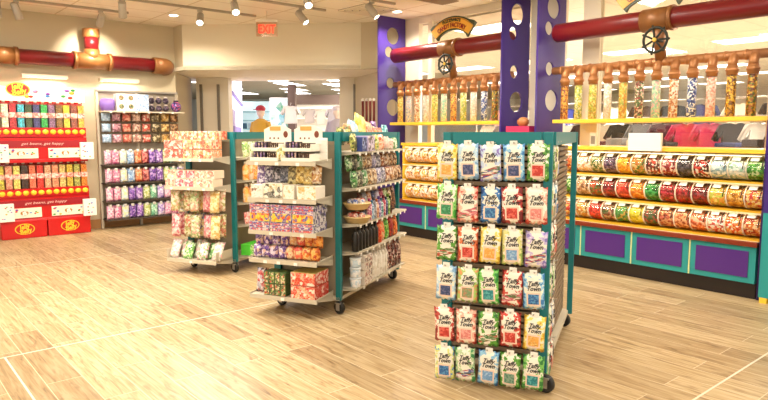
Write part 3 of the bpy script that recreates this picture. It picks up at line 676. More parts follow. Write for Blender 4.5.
for r in range(6):
    for c in range(5):
        nm, (a, b2), wn, st = rows[r][c]
        v = .583 - .129 * c
        z = ztop[r] - BGH - .01 + random.uniform(-.006, .006)
        ob('peg_hook', HOOK, fr, (.01, v, ztop[r] - .005), -90)
        bag(FO, -.1 + random.uniform(-.012, .012), v, z, RZ - 90, nm, a, b2, wn, st, '%s taffy bag, %s row of the taffy rack, %s from its far post' % (nm, rn[r], ORD[c]), 'taffy bags on the rack front')
for r in range(6):
    for c in range(2):
        nm, (a, b2), wn, st = rows[(r + 2) % 6][(c * 3 + r) % 5]; u = .13 + .14 * c
        ob('peg_hook', cached('shorthook', lambda: MB(STEEL).tube([(0, .06, 0), (0, -.01, 0), (0, -.015, .008)], .0035, 6).mesh('peg_hook')), fr, (u, .0, ztop[r] - .005), 0)
        bag(FO, u, .012, ztop[r] - BGH - .015, RZ, nm, a, b2, wn, st, '%s taffy bag on the slatted side, %s row, %s from the front' % (nm, rn[r], ORD[c]), 'taffy bags on the rack side')

# --- goods helper on racks
def ong(O, u, v, z, face, dx=0):
    """world point + rotation for goods on the end face ('e') or side face ('s')"""
    return L2W(O, u, v, z), (RZ - 90 if face == 'e' else RZ)

# --- middle rack
mr = gondola(MO, 'teal framed rolling rack in the middle of the shop, shelves full of candy', 'shelf')
for z, tg in ((1.265, (.25, .55, .85)), (.965, (.3, .5, .7)), (.7, (.2, .65)), (.465, (.3, .55, .75)), (.165, (.5,))):
    shelf_end(mr, z, -.285, .07, .7, tg)
for z, v0, n in ((1.335, -.13, 9), (1.035, -.13, 10), (.735, -.14, 10), (.5, -.14, 9), (.195, -.13, 4)):
    shelf_side(mr, z, v0 + .02, .2, .07, 1.25, [(k + .5) / n for k in range(n)])
# shelf 1: white open display boxes of chocolate
def display_box(wd, dp, h, hdr):
    W_ = mat('display_white', 'F2EBDD', .6); PR = prt(('F2EBDD', 'F2EBDD', 'E4D6C2', '4A2A1E'), 55, .5, (1, 1, .6))
    b = MB(W_); b.box(-wd / 2, -dp / 2, 0, wd / 2, dp / 2, .004); b.box(-wd / 2, dp / 2 - .004, 0, wd / 2, dp / 2, h); b.box(-wd / 2, -dp / 2, 0, -wd / 2 + .003, dp / 2, h * .8); b.box(wd / 2 - .003, -dp / 2, 0, wd / 2, dp / 2, h * .8); b.box(-wd / 2, -dp / 2, 0, wd / 2, -dp / 2 + .003, h * .38)
    tray = b.mesh('tray')
    head = None
    if hdr:
        b = MB(W_); y = dp / 2
        b.rings([[(x, y - .003, z) for x, z in ((-wd / 2, h), (wd / 2, h), (wd / 2, h + .1), (wd * .2, h + .135), (-wd * .2, h + .135), (-wd / 2, h + .1))], [(x, y, z) for x, z in ((-wd / 2, h), (wd / 2, h), (wd / 2, h + .1), (wd * .2, h + .135), (-wd * .2, h + .135), (-wd / 2, h + .1))]], smooth=False)
        b.use(colm('D9A050')); b.box(-wd * .28, y - .006, h + .09, wd * .12, y - .003, h + .125)
        b.use(colm('7A3A20')); b.lathe([(.022, 0), (.018, .003)], 12, Matrix.Translation((wd * .3, y - .004, h + .06)) @ Matrix.Rotation(R(90), 4, 'X') @ Matrix.Diagonal((1, 1.3, 1, 1)))
        for k in range(3): b.box(-wd * .3 + k * .04, y - .006, h + .02, -wd * .3 + k * .04 + .012, y - .003, h + .035)
        head = b.mesh('header_card')
    return tray, head
barA = carton(.022, .08, .07, prt(('2E2030', '4A3868', '8A6AA0', 'C8A88A'), 70), colm('2E2030')); barB = carton(.012, .08, .062, prt(('5A3A28', '8A5A3A', 'F0E4D0', '3A2418'), 80), colm('4A3020'))
whr = [('under the shorter header', .55), ('under the taller header', .26)]
for tier in range(2):
    for k, (wh, v) in enumerate(whr):
        tr, hd = display_box(.26, .2, .075, tier == 1)
        p, rz = ong(MO, -.17 + .02 * tier, v, 1.268 + .078 * tier, 'e')
        lb = ('white open display box with header card, %s of the two on the middle rack' % ['farther', 'nearer'][k]) if tier else ('lower white open display box of chocolates below the %s header card box' % ['farther', 'nearer'][k])
        t = thing('display_box', lb, 'display box', p, rz, 'chocolate display boxes'); ob('tray', tr, t)
        if hd: ob('header_card', hd, t)
        for q in range(4):
            pp, _ = ong(MO, -.17 + .02 * tier - .03, v + .105 - q * .03, 1.274 + .078 * tier, 'e')
            put('chocolate_bar', barA, 'purple wrapped chocolate bar standing %s in the %s display box of the %s stack' % (ORD[q], ['lower', 'upper'][tier], ['farther', 'nearer'][k]), 'chocolate bar', 'purple chocolate bars', pp, rz)
        for q in range(6):
            pp, _ = ong(MO, -.17 + .02 * tier - .03, v - .02 - q * .018, 1.274 + .078 * tier, 'e')
            put('chocolate_bar', barB, 'brown and cream chocolate bar standing %s in the %s display box of the %s stack' % (ORD[q], ['lower', 'upper'][tier], ['farther', 'nearer'][k]), 'chocolate bar', 'brown chocolate bars', pp, rz)
# gift packs between the stacks
for q in range(2):
    p, rz = ong(MO, -.24, .425 - .035 * q, 1.268, 'e'); put('candy_pack', pouch(.05, .11, .03, prt(('C8A84A', 'E8DCA0', '7A8A3A', 'F2EBDD'), 60)), 'golden green candy pack standing between the two white display stacks, %s one' % ORD[q], 'candy pack', 'golden packs', p, rz)
for k in range(4): b = MB(colm('D8DCE0')); 
t = thing('wire_card_holder', 'white slatted card holder beside the teal post on the top shelf', 'card holder', L2W(MO, -.1, .1, 1.268), RZ - 90)
b = MB(WHITE)
for k in range(6): b.box(-.03, 0, .02 + k * .028, .03, .01, .034 + k * .028)
b.box(-.034, .01, 0, .034, .014, .185); b.build('rack_body', t)
# shelf 2: white cartons under bags
SPR = [('F3ECDE', 'F3ECDE', 'F3ECDE', '8A5636'), ('F3ECDE', 'F3ECDE', 'E8D8B8', '3A3A3A', 'A08A40'), ('F3ECDE', 'F3ECDE', 'D8B060')]
for k, (v, wd, h) in enumerate([(.62, .11, .105), (.47, .18, .12), (.325, .1, .11), (.165, .17, .105)]):
    p, rz = ong(MO, -.19, v, .968, 'e')
    put('candy_carton', carton(wd, .16, h, prt(SPR[min(k, 2)], 35), colm('F0E8DA')), 'white candy carton, %s from the far end of the second shelf of the middle rack' % ORD[k], 'carton', 'white cartons', p, rz)
cols2 = [('5A3A7A', '8A6AB0', 'F0E8F0'), ('3A3048', '6A5A80', 'E8E4EC'), ('2A2A30', '4A4A58', 'C8C0C8'), ('6A6A78', 'A8A8B0', '3A3A48'), ('8A7A58', 'D8C890', '5A4A30'), ('D8B050', 'F2DC98', '8A6420'), ('E0C070', 'F4E8B8', '9A7A3A'), ('9A5A30', 'D8A868', 'F0E4D0')]
nm2 = ['purple', 'dark violet', 'black', 'grey', 'olive', 'golden', 'pale gold', 'brown']
for k in range(8):
    p, rz = ong(MO, -.17, .64 - .073 * k, 1.075 + .012 * (k % 2), 'e')
    put('candy_bag', pouch(.095, .155, .05, prt(cols2[k], 50)), '%s candy bag standing on the white cartons of the middle rack' % nm2[k], 'candy bag', 'bags on the white cartons', p, rz, -8)
# shelf 3: flat theatre boxes in three columns
F1 = prt(('3A4A9A', 'D0403A', 'F0E0D8', '8A5AA0', 'E07A5A'), 60); F2 = prt(('F4D23C', 'E88A2A', 'D8402A', 'F4D23C', '3A4AA8'), 38); SD = prt(('F0E8E8', '5A4A9A', 'F0E8E8', '2A2A3A'), 60, .4, (1, 1, .6))
for c in range(3):
    v = .597 - .2 * c
    for s in range(2):
        uu = -.2 + .1 * s
    for q in range(3):
        p, rz = ong(MO, -.165, v, .703 + .024 * q, 'e'); put('theatre_box', carton(.192, .24, .022, F1, SD), 'flat blue and red candy box, %s up, low pile, stack %s of middle rack' % (ORD[q], ['one', 'two', 'three'][c]), 'candy box', 'flat candy boxes', p, rz)
    p, rz = ong(MO, -.165, v, .776, 'e'); put('theatre_box', carton(.19, .22, .072, F2, SD), 'yellow faced candy box in the %s stack from the far end, middle rack' % ORD[c], 'candy box', 'yellow candy boxes', p, rz)
    for q in range(3):
        p, rz = ong(MO, -.155, v, .849 + .024 * q, 'e'); put('theatre_box', carton(.192, .24, .022, F1, SD), 'flat blue and red candy box, %s up, high pile, stack %s of middle rack' % (ORD[q], ['one', 'two', 'three'][c]), 'candy box', 'flat candy boxes', p, rz)
# shelf 4
for r in range(2):
    for c in range(4):
        p, rz = ong(MO, -.22 + .03 * r, .65 - .08 * c, .468 + .1 * r, 'e'); put('candy_bag', pouch(.09, .11, .07, prt(('5A2E8A', '7A4AA8', 'E8C0A0', '4A2070', 'F0E0F0'), 42)), 'purple candy bag, %s row, %s from the far end of the fourth shelf' % (['lower', 'upper'][r], ORD[c]), 'candy bag', 'purple bags', p, rz)
    for c in range(4):
        p, rz = ong(MO, -.21 + .05 * r, .345 - .075 * c, .468 + .1 * r, 'e'); put('candy_bag', pouch(.088, .108, .08, prt([('F2D8B0', 'C83A3A', 'E8B070'), ('D83A3A', 'F06A4A', 'F4D8A0'), ('E8822A', 'F2A84A', 'C0401E', 'F8D890'), ('EE9030', 'F6B860', 'B83A1E')][c], 45)), 'orange red candy bag, %s row, %s from the purple bags' % (['lower', 'upper'][r], ORD[c]), 'candy bag', 'orange bags', p, rz)
# bottom shelf
p, rz = ong(MO, -.2, .63, .168, 'e'); put('candy_bag', pouch(.13, .2, .06, prt(('B8B4C0', 'C83A3A', '2A2A3A', 'E8E0E0'), 35)), 'silver and red candy bag at the far end of the middle rack bottom shelf', 'candy bag', None, p, rz, -8)
for c in range(4):
    for r in range(2):
        p, rz = ong(MO, -.21, .545 - .052 * c, .168 + .1 * r, 'e'); put('candy_pack', carton(.048, .13, .096, prt(('3A6A3A', 'C83A30', 'E8D8B0', '8AA858', '2A3A20'), 70), colm('4A6A3A')), 'green and red candy pack, %s layer, %s from the silver bag' % (['lower', 'upper'][r], ORD[c]), 'candy pack', 'green red packs', p, rz)
for r in range(2):
    p, rz = ong(MO, -.165, .2, .168 + .108 * r, 'e')
    put('carton', carton(.22, .24, .104, prt(('D8402A', 'F4E8D8', 'D8402A', 'E8B890'), 42), prt(('CE2E20', 'CE2E20', 'F0D8C8', 'CE2E20'), 45), colm('C8B060') if r else colm('B8501E')), '%s of two red and white printed cartons by the teal post' % ['lower', 'upper'][r], 'carton', 'red cartons', p, rz)

# side shelves of the middle rack
def side_items(O, z, u0, pitch, spec, vv, prefix, grp):
    """spec: list of (name, kind, size args, colours)"""
    u = u0
    for k, (nm, kind, a, cols) in enumerate(spec):
        p, rz = ong(O, u + a[0] / 2, vv, z, 's')
        lb = '%s, %s' % (nm, prefix % ORD[k]); M_ = prt(cols, a[3] if len(a) > 3 else 45)
        if kind == 'bag': put('candy_bag', pouch(a[0], a[1], a[2], M_), lb, 'candy bag', grp, p, rz, -6)
        elif kind == 'box': put('candy_box', carton(a[0], a[2], a[1], M_, colm(cols[0])), lb, 'candy box', grp, p, rz)
        elif kind == 'bottle': put2('candy_bottle', bottle(a[0] / 2, a[1], M_, colm(cols[-1])), ('body', 'cap'), lb, 'bottle', grp, p, rz)
        elif kind == 'tub': put2('candy_tub', tubby(a[0] / 2 * .93, a[1], M_, colm(cols[-1])), ('body', 'lid'), lb, 'tub', grp, p, rz)
        u += a[0] + pitch
S = 'side_shelf'
side_items(MO, 1.338, .075, .002, [('dark green candy pack', 'bag', (.1, .15, .05), ('3A4A20', 'A8B050', '2A2A1A', 'E8DC90')), ('blue candy box', 'box', (.1, .12, .1), ('3A4A8A', 'A8B8E0', '2A2A50')), ('brown and lilac display box', 'box', (.15, .13, .12), ('C8B8D8', '4A3A40', 'F0E4E8')),
    ('red candy bag', 'bag', (.12, .13, .06), ('B82A20', '7A1A14', 'F0C0A0')), ('green and yellow candy bag', 'bag', (.1, .14, .05), ('6A8A30', 'D8C840', 'E8E8C0')), ('red and white candy bag', 'bag', (.12, .14, .06), ('C8402E', 'F4DCC8', 'E89A6A')),
    ('white candy bag', 'bag', (.13, .12, .06), ('E4DCD0', 'D8B0A0', 'B8A8A0')), ('red striped candy bag', 'bag', (.1, .1, .05), ('D8B0A0', 'F4EEE2', 'B84A3A')), ('pale green candy bag', 'bag', (.1, .11, .05), ('A8C890', 'F4EEE2', '5A8A4A'))], -.07, '%s from the teal post on the top side shelf', 'goods on the top side shelf')
for k, (u, w_, h_, cols, nm, tl) in enumerate([(.3, .17, .2, ('8ABCD0', 'C8DCD8', '5A9AC0', 'D8D8A0'), 'pale blue plush candy bag leaning back', 14), (.46, .2, .26, ('DCCB6A', 'E8DC98', 'D0A830', 'A8B860'), 'big pale yellow candy bag rising over the top side shelf', 12), (.62, .17, .2, ('D88A6A', 'ECC0A0', 'C85A40', 'E8D0B8'), 'peach candy bag beside the big yellow one', 10), (.2, .12, .17, ('4A5A2A', 'C8B050', 'E85A30', 'F0E8D0'), 'mixed colour candy bunch over the dark green pack', 6), (.8, .14, .15, ('C8402E', 'F4DCC8', 'D8A050'), 'red and cream candy bag at the back of the top side shelf', 6)]):
    p, rz = ong(MO, u, .02, 1.40, 's'); o = put('candy_bag', pouch(w_, h_, .08, prt(cols, 25)), nm, 'candy bag', 'leaning bags on the top side shelf', p, rz, -8); o.rotation_euler.y = R(tl)
for k in range(8):
    nm, cl = [('olive', ('5A6A2A', 'C8C060', '2E3A1A')), ('crimson', ('A8202A', 'E88A70', '5A1018')), ('sea blue', ('2A7AA0', 'A8D8E0', '1A4A6A')), ('amber', ('C8862A', 'F0D090', '7A4A1A')), ('leaf green', ('3A9A3A', 'C8E890', '1E5A1E')), ('plum', ('6A3A7A', 'C8A0D8', '3A1A4A')), ('scarlet', ('D83A2A', 'F8C0A0', '8A1A10')), ('teal blue', ('3A9AA0', 'C0E8E8', '1A5A60'))][k]
    p, rz = ong(MO, .13 + .14 * k, .05, 1.39 + .02 * (k % 3), 's'); put('candy_bag', pouch(.12, .15 + .01 * (k % 3), .06, prt(cl, 40)), '%s candy bag, back row of the top side shelf, %s from the post' % (nm, ORD[k]), 'candy bag', 'back row of the top side shelf', p, rz, -5)
DG = [('green', ('3E8A3A', 'D8E8C0', '1E3A1A')), ('black', ('1A1A16', '3A3A30', 'C8C0A0')), ('green and white', ('2E6A2E', 'F0F0E0', '3A8A3A')), ('brown', ('5A3A22', 'C89A60', 'F0E0C0')), ('tan', ('C8A070', 'F0E4D0', '7A4A2A')), ('lavender', ('B8B0D0', 'F0EEF4', '6A6090')), ('grey lilac', ('A09AB0', 'E8E4E8', '4A4458')), ('copper', ('B86A3A', 'F4DCC0', '6A2A14')), ('caramel', ('D09A60', 'F4E8D8', '8A4A24')), ('toffee', ('B8804A', 'EED8B8', '5A3018')), ('chestnut', ('8A4A2A', 'E8C8A0', '3A1A10'))]
for r in range(2):
    side_items(MO, 1.038 + .135 * r, .085, .006, [(n + ' candy bag', 'bag', (.098, .14, .06, 60), c) for n, c in DG], -.07 + .05 * r, '%%s from the post, %s row, second side shelf' % ['lower', 'upper'][r], 'bags on the second side shelf')
# third side shelf: two baskets of lollipops and pastel tubes
for r in range(2):
    t = thing('candy_basket', '%s cream basket stuffed with candy beside the teal post' % ['lower', 'upper'][r], 'basket', L2W(MO, .2, -.06, .738 + .115 * r), RZ)
    b = MB(mat('basket_cream', 'DDC088', .6)); b.lathe([(.085, 0), (.12, .05), (.125, .05), (.12, .055)], 20); b.build('bowl', t)
    for q in range(9):
        a = q * 2.4; rr = .03 + .045 * ((q * 37 % 10) / 10)
        p = L2W(MO, .2 + rr * math.cos(a), -.06 + rr * math.sin(a), .738 + .115 * r + .05)
        o = put('wrapped_candy', cached(('ball', r, q % 3), lambda: MB(prt([('C82E24', 'E86A4A'), ('F0E4D8', 'D85A4A'), ('2E5AA8', 'F0E8E0')][(q + r) % 3], 60)).ball((0, 0, .012), .028).mesh('wrapped_candy')), 'round wrapped candy heaped in the %s cream basket' % ['lower', 'upper'][r], 'candy', 'candies in the %s basket' % ['lower', 'upper'][r], p, 0)
PT = [('pink', ('E090A8', 'F4DCE0', 'B04A70')), ('sky blue', ('8AB8D8', 'E8F0F4', '4A7AA8')), ('silver', ('A8A8B0', 'E0E0E4', '5A5A68')), ('peach', ('F0B088', 'F8E0CC', 'C06A40')), ('lilac', ('B8A0D0', 'ECE4F4', '6A4A98')), ('teal', ('5AA8A8', 'D8ECEC', '2A6A70')), ('rose red', ('C83A5A', 'F0B8C0', '7A1A34')), ('navy', ('2E3A6A', '8A9AC8', '1A2040')), ('lime', ('8AB84A', 'E0F0C0', '4A7A1E')), ('dark brown', ('4A2A20', '9A6A50', '2A1410'))]
side_items(MO, .738, .34, .004, [(n + ' candy tube', 'bottle', (.05, .19 - .02 * (k % 2), .04, 60), c) for k, (n, c) in enumerate(PT)], -.1, '%s from the baskets', 'tubes on the third side shelf')
side_items(MO, .738, .34, .012, [(n + ' sweet pouch', 'bag', (.085, .23, .05, 50), c) for k, (n, c) in enumerate([PT[9], PT[2], PT[3], PT[7], PT[4], PT[6], PT[8], DG[3][0:1] + (DG[3][1],), PT[9]])], -.02, '%s from the baskets behind the tubes', 'pouches behind the tubes')
# fourth side shelf: dark tubes then bright bottles
side_items(MO, .503, .09, .008, [('black candy tube', 'bottle', (.062, .2, .05), ('15120F', '2A2420', '1A1612'))] * 7 + [('red candy bottle', 'bottle', (.07, .2, .06), ('C83A24', 'F08A4A', 'D83020')), ('red gummy bag', 'bag', (.1, .2, .06), ('B8281E', 'F0703A', 'E8D0A0')), ('green gummy bag', 'bag', (.1, .2, .06), ('4AA838', 'B8E070', '1E7A2A')), ('crimson gummy bag', 'bag', (.11, .2, .06), ('A82028', 'E05A3A', '5A1014')), ('orange gummy bag', 'bag', (.1, .2, .06), ('D8602A', 'F4A860', '7A2A14'))], -.08, '%s from the teal post on the fourth side shelf', 'goods on the fourth side shelf')
# bottom side shelf
for r in range(3):
    p, rz = ong(MO, .14, -.07, .198 + .085 * r, 's'); put2('candy_tub', tubby(.048, .08, prt(('E8E4E0', 'B8CCD8', 'F4F0EC'), 40), colm('E8EEF2')), ('body', 'lid'), 'white candy tub, %s up in the stack beside the teal post' % ORD[r], 'tub', 'stacked white tubs', p, rz)
for r in range(4):
    for c in range(2):
        p, rz = ong(MO, .245 + .08 * c, -.08, .198 + .065 * r, 's'); put('candy_box', carton(.074, .1, .06, prt(('E8DCD0', '3A2A30', 'F4EEE8', 'A86A60'), 60), colm('E8DCD0')), 'white and dark printed box, %s up, %s stack from the tubs' % (ORD[r], ORD[c]), 'candy box', 'white printed boxes', p, rz)
side_items(MO, .198, .42, .006, [('tall white candy tube', 'bottle', (.058, .27, .05, 30), ('EDE6DC', 'F4F0E8', 'D8CEC0'))] * 6 + [('tall maroon candy pack', 'bag', (.075, .26, .05), ('5A1E1E', 'E8D0C0', '8A3A30', '2A1214'))] * 5, -.08, '%s from the printed boxes', 'tall goods on the bottom side shelf')

# --- far-left rack
lr = gondola(LO, 'teal framed rolling rack near the wall of pouches, boxes over hanging bags', 'shelf')
for z, tg in ((1.225, (.25, .45, .65)), (.925, (.2, .5, .85)), (.15, (.5,))): shelf_end(lr, z, -.285, .05, .69, tg)
b = MB(GREIGE); b.box(-.285, .05, .14, 0, .056, .25); b.box(-.285, .684, .14, 0, .69, .25); b.build('tray_side', lr)
for z in (1.225, .98, .74, .5, .16): shelf_side(lr, z, -.1, .2, .07, 1.25, (.1, .3, .5, .7))
BX = [prt(('DC4438', 'F6DCD0', 'EC7A62', 'E85A48'), 38), prt(('C8D070', 'F4EEDC', 'E8A080', 'E0584A'), 38), prt(('F09A60', 'F8E4D0', 'DC4A3A', 'F2B890'), 38)]
BN = ['red and white', 'lime and white', 'peach and white']
for r in range(3):
    for c in range(5):
        mi = (2 if c > 2 else (1 if c == 2 and r < 2 else 0)) if r < 2 else 2
        p, rz = ong(LO, -.19 + (.1 if r == 2 else 0), .625 - .123 * c, 1.228 + .095 * r, 'e'); put('candy_box', carton(.118, .17, .09, BX[mi], BX[mi]), '%s candy box, %s layer, far rack top shelf, %s from the aisle' % (BN[mi], ['lower', 'second', 'highest'][r], ORD[c]), 'candy box', 'boxes on the top shelf', p, rz)
for r in range(2):
    for c in range(5):
        mi = [2, 0, 0, 2, 2][c]
        p, rz = ong(LO, -.19 + .03 * r, .625 - .123 * c, .928 + .088 * r, 'e'); put('candy_box', carton(.118, .17, .084, prt([('F0C8A8', 'F8ECDC', 'D87A6A'), ('E86A7A', 'F8E0DC', 'C84A5A')][mi == 0], 40), colm('F0D8C0')), '%s candy box, %s layer of the second shelf, %s from its aisle end' % (['peach and cream', 'pink and cream'][mi == 0], ['lower', 'upper'][r], ORD[c]), 'candy box', 'boxes on the second shelf', p, rz)
GB = [('cream pink', ('F0D8C0', 'F8ECDC', 'D89A80', 'A8B060')), ('olive', ('8A8A3A', 'D8D0A0', 'F0E4D0', 'C86A5A')), ('green cream', ('C8D0A0', 'F4EEDC', 'E0A090', '7A9A50')), ('pink', ('E8909A', 'F8E4E0', 'F0C0B8', 'C84A60')), ('gold cream', ('E8C070', 'F8ECCC', 'D8A850', 'F0E0B0')), ('gold and navy', ('D8B868', 'F4E8C8', '3A4A8A', 'F0DCA8'))]
for r, (z, h) in enumerate(((.655, .225), (.375, .24))):
    for c in range(5):
        nm, cl = GB[(c + (3 if r and c == 0 else 0)) % 6]
        p, rz = ong(LO, -.2 + .05 * (c % 2), .63 - .128 * c, z, 'e'); put('candy_bag', pouch(.125, h + .01, .06, prt(cl, 42)), '%s candy bag, %s hanging row of the far rack, %s from its aisle end' % (nm, ['upper', 'lower'][r], ORD[c]), 'candy bag', 'hanging bags of the far rack', p, rz, -4)
        p, rz = ong(LO, -.11 + .02 * (c % 2), .62 - .128 * c, z + .01, 'e'); nm, cl = GB[(c + r + 2) % 6]; put('candy_bag', pouch(.125, h + .01, .06, prt(cl, 42)), '%s candy bag hidden behind another, %s hanging row, %s from aisle' % (nm, ['upper', 'lower'][r], ORD[c]), 'candy bag', 'second bags of the far rack', p, rz, -4)
        ob('peg_hook', HOOK, lr, (-.03, .63 - .128 * c, z + h + .01), -90)
for c in range(7):
    nm, cl = [('white and pink', ('F4E4E0', 'E8A8B0', 'F8F0EC', 'B8C8A0')), ('green', ('5AA83A', 'C8E8A0', 'F0F4E0', '2E7A2A')), ('white and green', ('F0F0E4', '6AA850', 'E8A0A8', 'F8F4F0'))][(c * 2) % 3]
    p, rz = ong(LO, -.24 + .06 * (c % 2), .64 - .092 * c, .153, 'e'); put('candy_bag', pouch(.13, .21 - .015 * (c % 3), .06, prt(cl, 45)), '%s gummy bag, %s along the bottom tray of the far rack' % (nm, ORD[c]), 'candy bag', 'bags in the bottom tray', p, rz, -25)
side_items(LO, 1.228, .1, .01, [('lime green candy pack', 'bag', (.1, .17, .05), ('A8D060', 'E8F4C8', '6AA838', 'F0E8D0'))] * 4, -.05, '%s on the side top shelf of the far rack', 'lime packs')
for z, nmz in ((.983, 'upper'), (.743, 'lower')):
    side_items(LO, z, .1, .01, [('tall orange candy bottle', 'bottle', (.075, .2, .05, 25), ('EE8A20', 'F8B050', 'F4C890', 'F0E4D0'))] * 5, -.05, '%%s on the %s orange shelf of the far rack' % nmz, 'orange bottles')
side_items(LO, .503, .1, .01, [('pink gummy pack', 'bag', (.12, .13, .05), ('F0A8A0', 'F8E4E0', 'D8605A'))] * 4, -.05, '%s on the lower side shelf of the far rack', 'pink packs')
side_items(LO, .163, .1, .01, [('neon green candy pack', 'box', (.16, .12, .12), ('5AD840', 'B8F090', '2EA82E', 'F0F8E0'))] * 3, -.05, '%s on the bottom side shelf of the far rack', 'green packs')

# ------------------------------------------------------------------ JELLY BEAN STAND (back wall)
JX0, JX1, JY = 1.52, 2.7, 10.0
jb = thing('jelly_bean_stand', 'tall red jelly bean stand against the tan back wall', 'display stand', ((JX0 + JX1) / 2, JY, 0))
hw = (JX1 - JX0) / 2
b = MB(REDL); b.box(-hw, .12, 0, hw, .28, 1.95); b.build('back_board', jb)
def logo(parent, cx, z, rw, y, ring, fillc, letter):
    def ell(rx, rz_, y0, m, name, par):
        b = MB(m); n = 28; b.rings([[(cx + rx * math.cos(2 * math.pi * k / n), yy, z + rz_ * math.sin(2 * math.pi * k / n)) for k in range(n)] for yy in (y0, y0 - .003)], smooth=False); return b.build(name, par)
    g = ell(rw, rw * .62, y, ring, 'logo_oval', parent); ell(rw * .9, rw * .54, y - .004, fillc, 'logo_field', g)
    o = ob('logo_lettering', text_mesh('Jelly\nBelly', rw * .72, letter, .001, .2, fit=rw * 1.25, line=.72, bold=.003), g, (cx, y - .009, z)); o.rotation_euler.y = R(-12)
YG = mat('logo_yellow', 'F4C832', .4); RG = mat('logo_red', 'C01C14', .4)
for k in range(2):
    cx = -hw / 2 + hw * k
    b = MB(REDL); b.box(cx - hw / 2 + .006, -.06, .0, cx + hw / 2 - .006, .12, .27, .02); o = b.build('base_panel', jb); logo(o, cx, .135, .125, -.062, YG, RG, YG)
BEAN = ('E23A2A', '3C8AD0', '3AA048', 'F2B02A', '8A4AA8', 'F07AA0')
def beans(b, x0, x1, z0, z1, y, n, r, seed):
    rg = random.Random(seed)
    for k in range(n):
        b.use(colm(BEAN[k % 6])); b.ball((rg.uniform(x0, x1), y, rg.uniform(z0, z1)), r, (rg.uniform(.9, 1.4), .25, rg.uniform(.6, .9)), 8)
for z, zz in ((1.12, 0), (.28, 1)):
    b = MB(REDL); b.box(-hw, -.05, z - .05, hw, .12, z - .005, .004); b.box(-hw, -.02, z - .005, hw, .12, z + .3); b.build('ledge', jb)
    b = MB(mat('strip_maroon', '9A1420', .4)); b.box(-hw, -.03, z + .17, hw, -.02, z + .26); o = b.build('slogan_strip', jb)
    ob('slogan_lettering', text_mesh('get beans, get happy', .05, colm('F2C0B8'), .001, .3, fit=.55), o, (0, -.032, z + .215))
    for k in range(2):
        cx = -hw / 2 + hw * k * .97 + .01
        b = MB(mat('banner_cream', 'F6E8D4', .4)); b.box(cx - .22, -.045, z + .01, cx + .22, -.03, z + .15); beans(b, cx - .2, cx - .08, z + .03, z + .13, -.046, 5, .016, k); beans(b, cx + .08, cx + .2, z + .03, z + .13, -.046, 4, .014, k + 9)
        o = b.build('banner', jb); logo(o, cx, z + .08, .05, -.048, RG, mat('logo_olive', 'A88A20', .4), WHITE)
# header
n = 18; top = []
for k in range(n + 1):
    x = -hw + 2 * hw * k / n; tt = k / n
    top.append((x, 2.1 + .07 * math.exp(-((tt - .68) / .24) ** 2) + .035 * math.exp(-((tt - .05) / .15) ** 2)))
b = MB(mat('header_cream', 'FCF6EA', .4)); pts = [(-hw, 1.93)] + top + [(hw, 1.93)]
b.rings([[(x, y, z) for x, z in pts] for y in (-.03, -.015)], smooth=False); beans(b, -.3, hw - .1, 1.98, 2.12, -.031, 13, .028, 4); o = b.build('header_board', jb)
logo(o, -.27, 2.09, .15, -.034, YG, RG, YG)
DC = ['8A9A4A', 'F0E4C0', 'A8242E', '3AA0B8', '3A4A2A', '3A3A6A', '2E9A4A', '7A5A7A', '7A5A2A', 'E8C03A', '8A4A3A', 'EE9A3A']
DC2 = ['C8B84A', 'E8907A', 'D8C068', '3A2A28', 'E06A50', 'D83A34', 'E8A080', 'E08A6A', 'C8A868', 'C8A840', '9A9A50', 'D87A30']
DN = ['olive', 'cream', 'dark red', 'turquoise', 'dark green', 'indigo', 'green', 'mauve', 'brown', 'yellow', 'russet', 'orange']
DN2 = ['mustard', 'salmon', 'straw', 'black', 'coral', 'bright red', 'peach', 'pink', 'sand', 'gold', 'moss', 'burnt orange']
def shade(h, f): return '%02X%02X%02X' % tuple(max(0, min(255, int(int(h[i:i + 2], 16) * f))) for i in (0, 2, 4))
shellm = MB(CLEAR).prism([(.06, 0), (-.06, 0), (-.06, .34), (-.04, .35), (.06, .35)], -.043, .043, cap=False).mesh('tube')
bandm = MB(prt(('F0B0A0', 'F8DCD0', 'D85A50'), 40)).box(-.045, -.063, .14, .045, -.058, .21).mesh('label_band')
lidm = MB(WHITE).lathe([(.018, .35), (.022, .365), (.01, .38)], 10).mesh('lid')
chut = MB(YG).ball((0, -.075, -.06), .042, (1, .5, .85), 12).mesh('chute')
for r, (z, cols, nms) in enumerate(((1.56, DC, DN), (.7, DC2, DN2))):
    b = MB(REDL); b.box(-hw, -.02, z - .13, hw, .12, z - .0); b.build('dispenser_shelf', jb)
    for k in range(12):
        x = JX0 + .05 + .098 * k
        t = thing('bean_dispenser', 'clear dispenser of %s jelly beans on the %s row of the jelly bean stand' % (nms[k], ['upper', 'lower'][r]), 'candy dispenser', (x, JY + .05, z), 0, 'jelly bean dispensers')
        ob('tube', shellm, t); ob('label_band', bandm, t); ob('lid', lidm, t); ob('chute', chut, t)
        cm = candy((shade(cols[k], 1.15), shade(cols[k], .9), shade(cols[k], 1.4), cols[k]), 80)
        ob('bean_fill', cached(('jb', cols[k]), lambda: MB(cm).box(-.038, -.056, .004, .038, .05, .325).mesh('bean_fill')), t)
for i, (x, z, lb) in enumerate([(JX0 + .06, 1.08, 'white bag holder on the upper ledge at the far-side end of the jelly bean stand'), (JX1 - .02, 1.1, 'white bag holder on the upper ledge beside the cream wall'), (JX0 + .08, .26, 'white bag holder on the lower ledge above the cropped logo panel'), (JX1 - .02, .26, 'white bag holder on the lower ledge beside the cream wall')]):
    b = MB(mat('bag_paper', 'F6EEE6', .5)); b.box(-.09, -.03, 0, .09, .03, .25, .008); beans(b, -.06, .06, .04, .21, -.032, 9, .011, i)
    tag(b.build('bag_holder', None, (x, JY - .09, z)), lb, 'bag holder', 'white bag holders')

